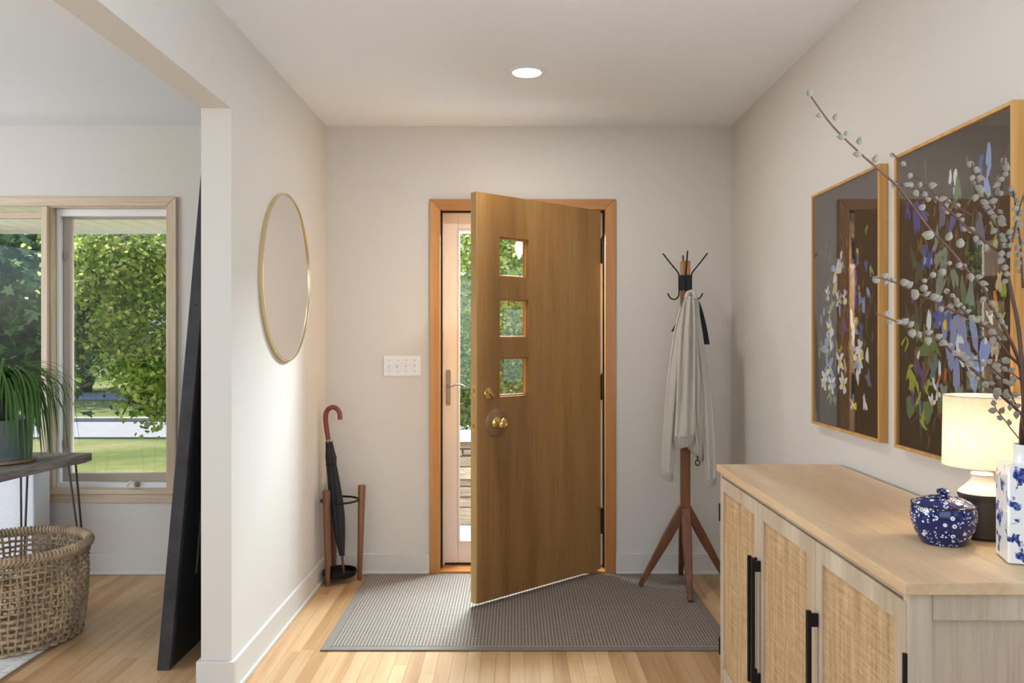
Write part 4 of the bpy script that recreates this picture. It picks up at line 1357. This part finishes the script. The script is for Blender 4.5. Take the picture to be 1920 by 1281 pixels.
# potted ponytail palm
pc = Vector((-2.435, 3.80, .6955))
pp = thing('potted_ponytail_palm', pc, 'ponytail palm with long drooping leaves in a grey green pot on the table', 'potted plant')
T = Matrix.Translation(pc)
MB().lathe([(.13, 0), (.138, .004), (.140, .014), (.134, .016)], 40, T).build('saucer', MAT['saucer'], pp, smooth=40)
MB().lathe([(.112, .0145), (.119, .018), (.121, .040), (.1225, .042), (.127, .205), (.121, .207), (.119, .185)], 48, T, True, False).build('pot', MAT['pot'], pp, smooth=40)
MB().lathe([(.1195, .180), (.06, .188), (.0, .190)], 32, T).build('soil', MAT['soil'], pp, smooth=True)
MB().lathe([(.03, .18), (.052, .20), (.050, .225), (.030, .26), (.020, .30), (.017, .335)], 20, T).build('stem', MAT['bark'], pp, smooth=True)
rl = random.Random(21)
crown = pc + Vector((0, 0, .34))
for i in range(190):
    az = rl.uniform(0, 2 * PI)
    if i < 80: az = rl.gauss(-.35, .7)
    el = rl.uniform(.5, 1.5)
    L = rl.uniform(.38, .60)
    horiz = Vector((math.cos(az), math.sin(az), 0))
    v = horiz * math.cos(el) + Vector((0, 0, math.sin(el)))
    p = crown + Vector((rl.gauss(0, .008), rl.gauss(0, .008), rl.gauss(0, .015)))
    N = 13
    pts = []
    cur = el
    droop = rl.uniform(.25, .40)
    sidew = rl.gauss(0, .03)
    for k in range(N):
        pts.append(p.copy())
        hv = Vector((math.cos(az), math.sin(az), 0))
        p = p + (hv * math.cos(cur) + Vector((0, 0, math.sin(cur)))) * (L / (N - 1))
        az += sidew
        cur = max(cur - droop * (1 + .3 * math.sin(k)), -1.45)
        # stay above the table board
        if -2.56 < p.x < -2.17 and p.y < 4.14 and p.z < pc.z + .012: p.z = pc.z + .012
        if p.y > 4.30: p.y = 4.30
    W = rl.uniform(.0045, .0075)
    rs = []
    for k, q in enumerate(pts):
        t = (pts[min(k + 1, N - 1)] - pts[max(k - 1, 0)]).normalized()
        s_ = t.cross(Vector((0, 0, 1)))
        s_ = s_.normalized() if s_.length > .05 else Vector((-math.sin(az), math.cos(az), 0))
        nrm = s_.cross(t)
        w = W * (1 - (k / (N - 1)) ** 2.2) + .0004
        rs.append([q - s_ * w, q - nrm * w * .35, q + s_ * w])
    MB().rings(rs, closed=False).build('leaf', MAT['palm'], pp, smooth=True)

# ------------------------------------------------------------------ rug, basket, upholstered block
MB().box(-4.6, -1.93, 1.2, 3.585, .001, .009).build('area_rug', MAT['rug'], None, 'cream wool rug under the seagrass basket', 'rug', bevel=.003)

bk = thing('seagrass_basket', (-2.15, 3.42, .0095), 'large open weave seagrass basket with a thick rolled rim on the rug', 'basket')
bcn = Vector((-2.15, 3.42))
BHt, BZ = .392, .010


def brad(t): return .262 + .022 * math.sin(PI * t * .75) + (.012 * max(0, t - .85) / .15)


def bp_(a, t, off=0.0):
    r = brad(t) + off
    return Vector((bcn.x + r * math.cos(a), bcn.y + r * math.sin(a), BZ + .006 + t * (BHt - .03)))


b = MB()
rw = random.Random(4)
NS = 72
for i in range(NS):
    a0 = 2 * PI * i / NS + rw.gauss(0, .008)
    b.tube([bp_(a0 + .02 * math.sin(t * 6 + i), t, (.004 if (int(t * 16) + i) % 2 else -.004)) for t in [k / 16 for k in range(17)]], rw.uniform(.0042, .0056), 5)
b.build('stakes', MAT['basket'], bk, kind='stuff', smooth=True)
b = MB()
rows = 15
for k in range(rows):
    t = (k / (rows - 1)) ** .93
    for st_ in ((0,) if k > 5 else (-.006, .006)):
        pts = []
        for j in range(144):
            a0 = 2 * PI * j / 144
            pts.append(bp_(a0, min(max(t + st_ + .006 * math.sin(5 * a0 + k) + a0 / (2 * PI) * .0, 0), 1), (.006 if (j // 2 + k) % 2 else -.006)))
        b.tube(pts, rw.uniform(.0046, .0060), 5, closed=True)
b.build('weavers', MAT['basket'], bk, kind='stuff', smooth=True)
b = MB()
for j in range(118):          # wrapped rim
    a0 = 2 * PI * j / 118
    c = bp_(a0, 1.0, .002) + Vector((0, 0, .016))
    rad_ = Vector((math.cos(a0), math.sin(a0), 0)); tan_ = Vector((-math.sin(a0), math.cos(a0), 0))
    b.tube([c + rad_ * (.0145 * math.cos(q)) + Vector((0, 0, .0165 * math.sin(q))) + tan_ * (.0075 * math.sin(q * .5 + 1)) for q in [2 * PI * i / 10 for i in range(10)]], .0066, 5, closed=True)
b.tube([bp_(2 * PI * j / 90, 1.0, .002) + Vector((0, 0, .016)) for j in range(90)], .013, 8, closed=True)
b.build('rolled_rim', MAT['basket'], bk, kind='stuff', smooth=True)
b = MB()
for k in range(9):
    r = .025 + k * .029
    b.tube([(bcn.x + r * math.cos(a), bcn.y + r * math.sin(a), BZ + .009) for a in [2 * PI * i / 60 for i in range(60)]], .0085, 5, closed=True)
b.lathe([(.258, 0.0), (.258, .006)], 48, Matrix.Translation((bcn.x, bcn.y, BZ)))
b.build('base_coil', MAT['basket'], bk, smooth=True)

ot = thing('upholstered_bench', (-2.95, 4.22, 0), 'white linen upholstered bench end standing under the window', 'bench')
MB().box(-3.35, -2.502, 4.165, 4.31, .03, .63).build('seat_block', MAT['linen'], ot, bevel=.012, bseg=3)
for xx in (-3.3, -2.56):
    MB().box(xx - .02, xx + .02, 4.20, 4.28, .0005, .031).build('foot', MAT['walnut'], ot)

# ------------------------------------------------------------------ outside: porch, soffit, stone wall
MB().box(-6.5, 4.5, YB + WT + .002, 6.6, -.45, -.15).build('porch_slab', MAT['concrete'], None, 'pale concrete porch slab outside the entrance', 'porch', kind='structure')
sw = thing('stone_wall', (.2, 6.3, -.15), 'low stacked buff stone wall with concrete cap beyond the porch', 'wall')
z = -.1495
rws = random.Random(9)
courses = [.13, .085, .075, .055, .10, .08, .055, .06]
smesh = None
for hgt in courses:
    x = -1.0 - rws.uniform(0, .3)
    while x < 2.6:
        L = rws.uniform(.28, .62)
        dpt = rws.uniform(-.02, .02)
        b = MB(); b.box(x + .004, x + L - .004, 6.13 + dpt, 6.42, z + .003, z + hgt - .003)
        b.build('stone', MAT['stone'], sw, bevel=.008)
        x += L
    z += hgt
MB().box(-1.1, 2.6, 6.19, 6.36, -.149, z - .002).build('mortar_core', MAT['kerb'], sw)
MB().box(-1.15, 2.65, 6.09, 6.46, z, z + .05).build('cap_slab', MAT['concrete'], sw, bevel=.006)
so = thing('porch_soffit', (-1.5, 5.3, 2.10), 'pale cream board soffit under the eaves outside the window', 'soffit', kind='structure')
bx0 = -6.5
while bx0 < 4.5:
    MB().box(bx0 + .009, bx0 + .1445, YB + WT + .003, 6.06, 2.102, 2.115).build('soffit_board', MAT['soffit'], so, bevel=.003)
    bx0 += .1535
MB().box(-6.5, 4.5, YB + WT + .003, 6.06, 2.116, 2.13).build('roof_deck', MAT['roof'], so)
MB().box(-6.5, 4.5, 6.06, 6.09, 2.075, 2.24).build('fascia', MAT['white'], so)
b = MB().box(-6.5, 4.5, YB + WT + .002, YB + WT + .06, 2.13, 2.9)
b.build('wall_outside', MAT['siding'], None, 'pale siding of the house above the eaves', 'wall', kind='structure')
pl = thing('porch_pendant', (.027, 5.3, 1.80), 'small cream porch lantern hanging outside, seen through the top pane', 'lantern')
pc_ = Matrix.Translation((.027, 5.3, 1.805))
MB().lathe([(.002, 0), (.012, .012), (.024, .040), (.030, .072), (.029, .100), (.020, .122), (.008, .130)], 28, pc_).build('globe', MAT['globe'], pl, smooth=True)
MB().tube([(.027, 5.3, 1.933), (.027, 5.3, 2.101)], .0035, 8).build('rod', MAT['black_metal'], pl)
MB().lathe([(.03, .285), (.03, .296)], 20, pc_).build('canopy', MAT['black_metal'], pl)

# ------------------------------------------------------------------ garden and street
GZ = -.40
MB().box(-70, 60, 4.6, 90, GZ - .3, GZ).build('lawn', MAT['lawn'], None, 'sunny mown lawn of the front garden', 'lawn', kind='structure')
MB().box(-70, 60, 13.3, 15.75, GZ + .001, GZ + .03).build('garden_path', MAT['path'], None, 'broad pale concrete path across the lawn', 'path', kind='structure')
MB().box(-70, 60, 15.75, 16.0, GZ + .001, GZ + .10).build('kerb', MAT['kerb'], None, 'low concrete kerb along the pale path', 'kerb', kind='structure')
MB().box(-70, 60, 21.6, 24.0, GZ + .001, GZ + .02).build('street', MAT['road'], None, 'grey asphalt street behind the lawn', 'street', kind='structure')
MB().box(-70, 60, 40, 52, GZ + .001, GZ + .02).build('far_drive', MAT['path'], None, 'pale drive in front of the house across the street', 'driveway', kind='structure')
ho = thing('far_house', (-22, 56, GZ), 'pale house with grey roof across the street behind the trees', 'house')
MB().box(-32, -10, 55, 63, GZ, 3.2).build('wall', MAT['siding'], ho)
MB().add([(-33, 54, 3.2), (-9, 54, 3.2), (-9, 64, 3.2), (-33, 64, 3.2), (-33, 59, 6.2), (-9, 59, 6.2)], [(0, 1, 5, 4), (2, 3, 4, 5), (0, 4, 3), (1, 2, 5), (3, 2, 1, 0)]).build('roof', MAT['roof'], ho)
for xx in (-28, -23, -17, -13):
    w_ = MB().box(xx - .8, xx + .8, 54.93, 55.0, .6, 2.1).build('window', MAT['white'], ho)
    MB().box(xx - .7, xx + .7, 54.9, 54.94, .7, 2.0).build('pane', MAT['navy'], w_)


def leaves(pts, size, name, mat, parent, shape='leaf', flat_=.5):
    n = len(pts)
    nrm = NP.normal(size=(n, 3)); nrm[:, 2] = np.abs(nrm[:, 2]) + flat_
    nrm /= np.linalg.norm(nrm, axis=1)[:, None]
    t = NP.normal(size=(n, 3)); t[:, 2] -= .6
    t -= nrm * (t * nrm).sum(1)[:, None]
    t /= np.linalg.norm(t, axis=1)[:, None]
    s = np.cross(nrm, t)
    sz = size * NP.uniform(.65, 1.25, n)[:, None]
    if shape == 'maple':
        uv = [(0, -.05), (.30, .05), (.58, .02), (.38, .30), (.50, .62), (.20, .58), (0, 1.0), (-.20, .58), (-.50, .62), (-.38, .30), (-.58, .02), (-.30, .05)]
    else:
        uv = [(0, 0), (.36, .22), (.40, .52), (0, 1.0), (-.40, .52), (-.36, .22)]
    K = len(uv)
    v = np.empty((n, K, 3))
    for k, (a, b_) in enumerate(uv):
        v[:, k] = pts + sz * (s * a + t * b_ + nrm * (-.22 * b_ * b_ + .12 * abs(a)))
    me = bpy.data.meshes.new(name)
    me.vertices.add(n * K)
    me.vertices.foreach_set('co', v.reshape(-1))
    me.loops.add(n * K)
    me.loops.foreach_set('vertex_index', np.arange(n * K, dtype=np.int32))
    me.polygons.add(n)
    me.polygons.foreach_set('loop_start', np.arange(0, n * K, K, dtype=np.int32))
    me.polygons.foreach_set('loop_total', np.full(n, K, dtype=np.int32))
    me.materials.append(mat)
    me.update(calc_edges=True)
    me.validate()
    o = bpy.data.objects.new(name, me)
    COL.objects.link(o)
    o['kind'] = 'stuff'
    if parent is not None:
        o.parent = parent
        o.matrix_parent_inverse = wm(parent).inverted()
    return o


def clumps(regions, n_clump, per, sig):
    """regions: (px0, px1, y0, y1, d0, d1, weight)"""
    w = np.array([r[6] for r in regions], float); w /= w.sum()
    out = []
    for i in NP.choice(len(regions), n_clump, p=w):
        px0, px1, y0, y1, d0, d1, _ = regions[i]
        d = NP.uniform(d0, d1)
        c = np.array(P(NP.uniform(px0, px1), NP.uniform(y0, y1), d))
        out.append(c + NP.normal(size=(per, 3)) * np.array([sig, sig, sig * .6]))
    return np.concatenate(out)


def tree(label, name, base, top, r, branches, seed):
    """trunk and boughs; returns the root"""
    root = thing(name, base, label, 'tree')
    MB().tube(smooth_path([Vector(base) + Vector((0, 0, 0)), Vector(base).lerp(Vector(top), .5) + Vector((.1, .05, 0)), Vector(top)], 5), [r * (1.25 - .8 * i / 10) for i in range(11)], 14).build('trunk', MAT['bark'], root, smooth=True)
    for pl_, ra, rb in branches:
        pts = smooth_path(pl_, 4)
        MB().tube(pts, [ra + (rb - ra) * i / (len(pts) - 1) for i in range(len(pts))], 7).build('bough', MAT['bark'], root, smooth=True)
    return root


tm = tree('maple tree with broad blue green leaves outside the living room window', 'maple_tree', (-9.2, 10.5, GZ), (-9.0, 10.3, 6.0), .22,
          [([(-9.1, 10.4, 2.6), (-7.5, 9.6, 3.0), (-5.6, 8.9, 2.5), (-4.6, 8.6, 1.9)], .07, .012), ([(-9.1, 10.4, 3.2), (-7.0, 10.0, 3.6), (-5.4, 9.6, 3.2)], .06, .015), ([(-9.1, 10.4, 2.2), (-7.4, 9.4, 2.0), (-6.2, 8.8, 1.2)], .05, .01)], 1)
leaves(clumps([(-260, 150, 380, 640, 8.2, 10.5, 3), (-260, 80, 600, 790, 8.2, 10.5, 1.6), (120, 240, 420, 660, 8.6, 10.5, 1.0), (-150, 150, 640, 700, 9, 10.5, .6)], 460, 22, .20), .13, 'foliage', MAT['leaf_maple'], tm, 'maple')
tl = tree('lime tree with small yellow green leaves hanging before the street', 'lime_tree', (-2.6, 9.6, GZ), (-2.5, 9.4, 6.0), .16,
          [([(-2.6, 9.5, 2.6), (-3.4, 8.6, 2.4), (-4.1, 7.8, 1.6), (-4.0, 7.4, .8)], .035, .006), ([(-2.6, 9.5, 2.2), (-3.0, 8.4, 1.9), (-3.4, 7.6, 1.1), (-3.6, 7.3, .55)], .03, .005), ([(-2.6, 9.5, 3.0), (-3.8, 8.8, 3.0), (-5.0, 8.2, 2.3)], .035, .006)], 2)
leaves(clumps([(180, 520, 390, 640, 6.9, 9.0, 4), (130, 330, 420, 560, 6.9, 8.5, 2), (215, 480, 640, 700, 6.9, 8.5, 1.2), (250, 460, 700, 745, 6.9, 8.5, .8), (285, 440, 745, 785, 6.9, 8.0, .45)], 760, 34, .13), .052, 'foliage', MAT['leaf_lime'], tl, 'leaf')
tf = tree('street tree with a thick straight trunk on the far lawn', 'street_tree', tuple(P(161, 735, 24.9).xy) + (GZ,), tuple(P(161, 735, 24.9).xy) + (7.0,), .145,
          [([tuple(P(161, 735, 24.9).xy) + (2.2,), (-14.6, 24.5, 3.8), (-16, 24, 5)], .08, .03), ([tuple(P(161, 735, 24.9).xy) + (2.6,), (-12, 24.5, 4.2), (-10.6, 24, 5)], .08, .03)], 3)
leaves(clumps([(-40, 330, 330, 560, 22, 27, 3), (60, 250, 560, 665, 22.5, 27, 1.2)], 330, 24, .5), .24, 'foliage', MAT['leaf_far'], tf, 'leaf')
te = tree('leafy garden tree with slanting boughs seen through the door panes', 'garden_tree', (.75, 11.4, GZ), (.2, 11.2, 5.0), .15,
          [([(.7, 11.3, .4), (.1, 11.0, 1.3), (-.7, 10.6, 2.0)], .05, .015), ([(.6, 11.3, 1.2), (-.1, 10.2, 1.8), (-1.4, 9.4, 2.0)], .05, .012), ([(.6, 11.3, .2), (.9, 11, 1.2), (1.6, 10.8, 2.2)], .06, .02)], 4)
leaves(clumps([(700, 1130, 380, 640, 8.2, 12.5, 4), (700, 1130, 600, 740, 9.5, 12.5, 1.6), (780, 900, 700, 790, 9.5, 12.5, .5)], 900, 36, .16), .062, 'foliage', MAT['leaf_lime'], te, 'leaf')

# trees along the far side of the street
rt = random.Random(12)
for i, (tx, ty, cz_, rr_) in enumerate([(-44, 70, 8, 9), (-31, 73, 9, 9.5), (-18, 72, 9, 9), (-6, 70, 8, 9), (5, 73, 9, 9), (17, 70, 8, 9)]):
    root = thing('background_tree', (tx, ty, GZ), ['leafy background tree farthest left behind the house', 'broad background tree left behind the house roof', 'background tree over the middle of the far house', 'background tree behind the garden tree left of the door', 'background tree straight beyond the entrance door', 'background tree farthest right beyond the entry'][i], 'tree', 'background trees across the street')
    MB().tube([(tx, ty, GZ), (tx, ty, cz_)], [.4, .2], 10).build('trunk', MAT['bark'], root, smooth=True)
    u = NP.normal(size=(4200, 3)); u /= np.linalg.norm(u, axis=1)[:, None]
    rad_ = NP.uniform(.55, 1.0, 4200)[:, None]
    pts = np.array([tx, ty, cz_]) + u * rad_ * np.array([rr_, rr_ * .7, rr_ * 1.05])
    pts = pts[pts[:, 2] > .3]
    leaves(pts, 1.0, 'foliage', MAT['leaf_far'], root, 'leaf')
# clipped hedge behind the stone wall
hd = thing('garden_hedge', (-.5, 15, GZ), 'dense green hedge beyond the stone wall', 'hedge')
pts = np.stack([NP.uniform(-3.2, 5, 9000), NP.uniform(17.0, 18.2, 9000), NP.uniform(GZ, 1.1, 9000)], 1)
leaves(pts, .16, 'foliage', MAT['leaf_maple'], hd, 'leaf')
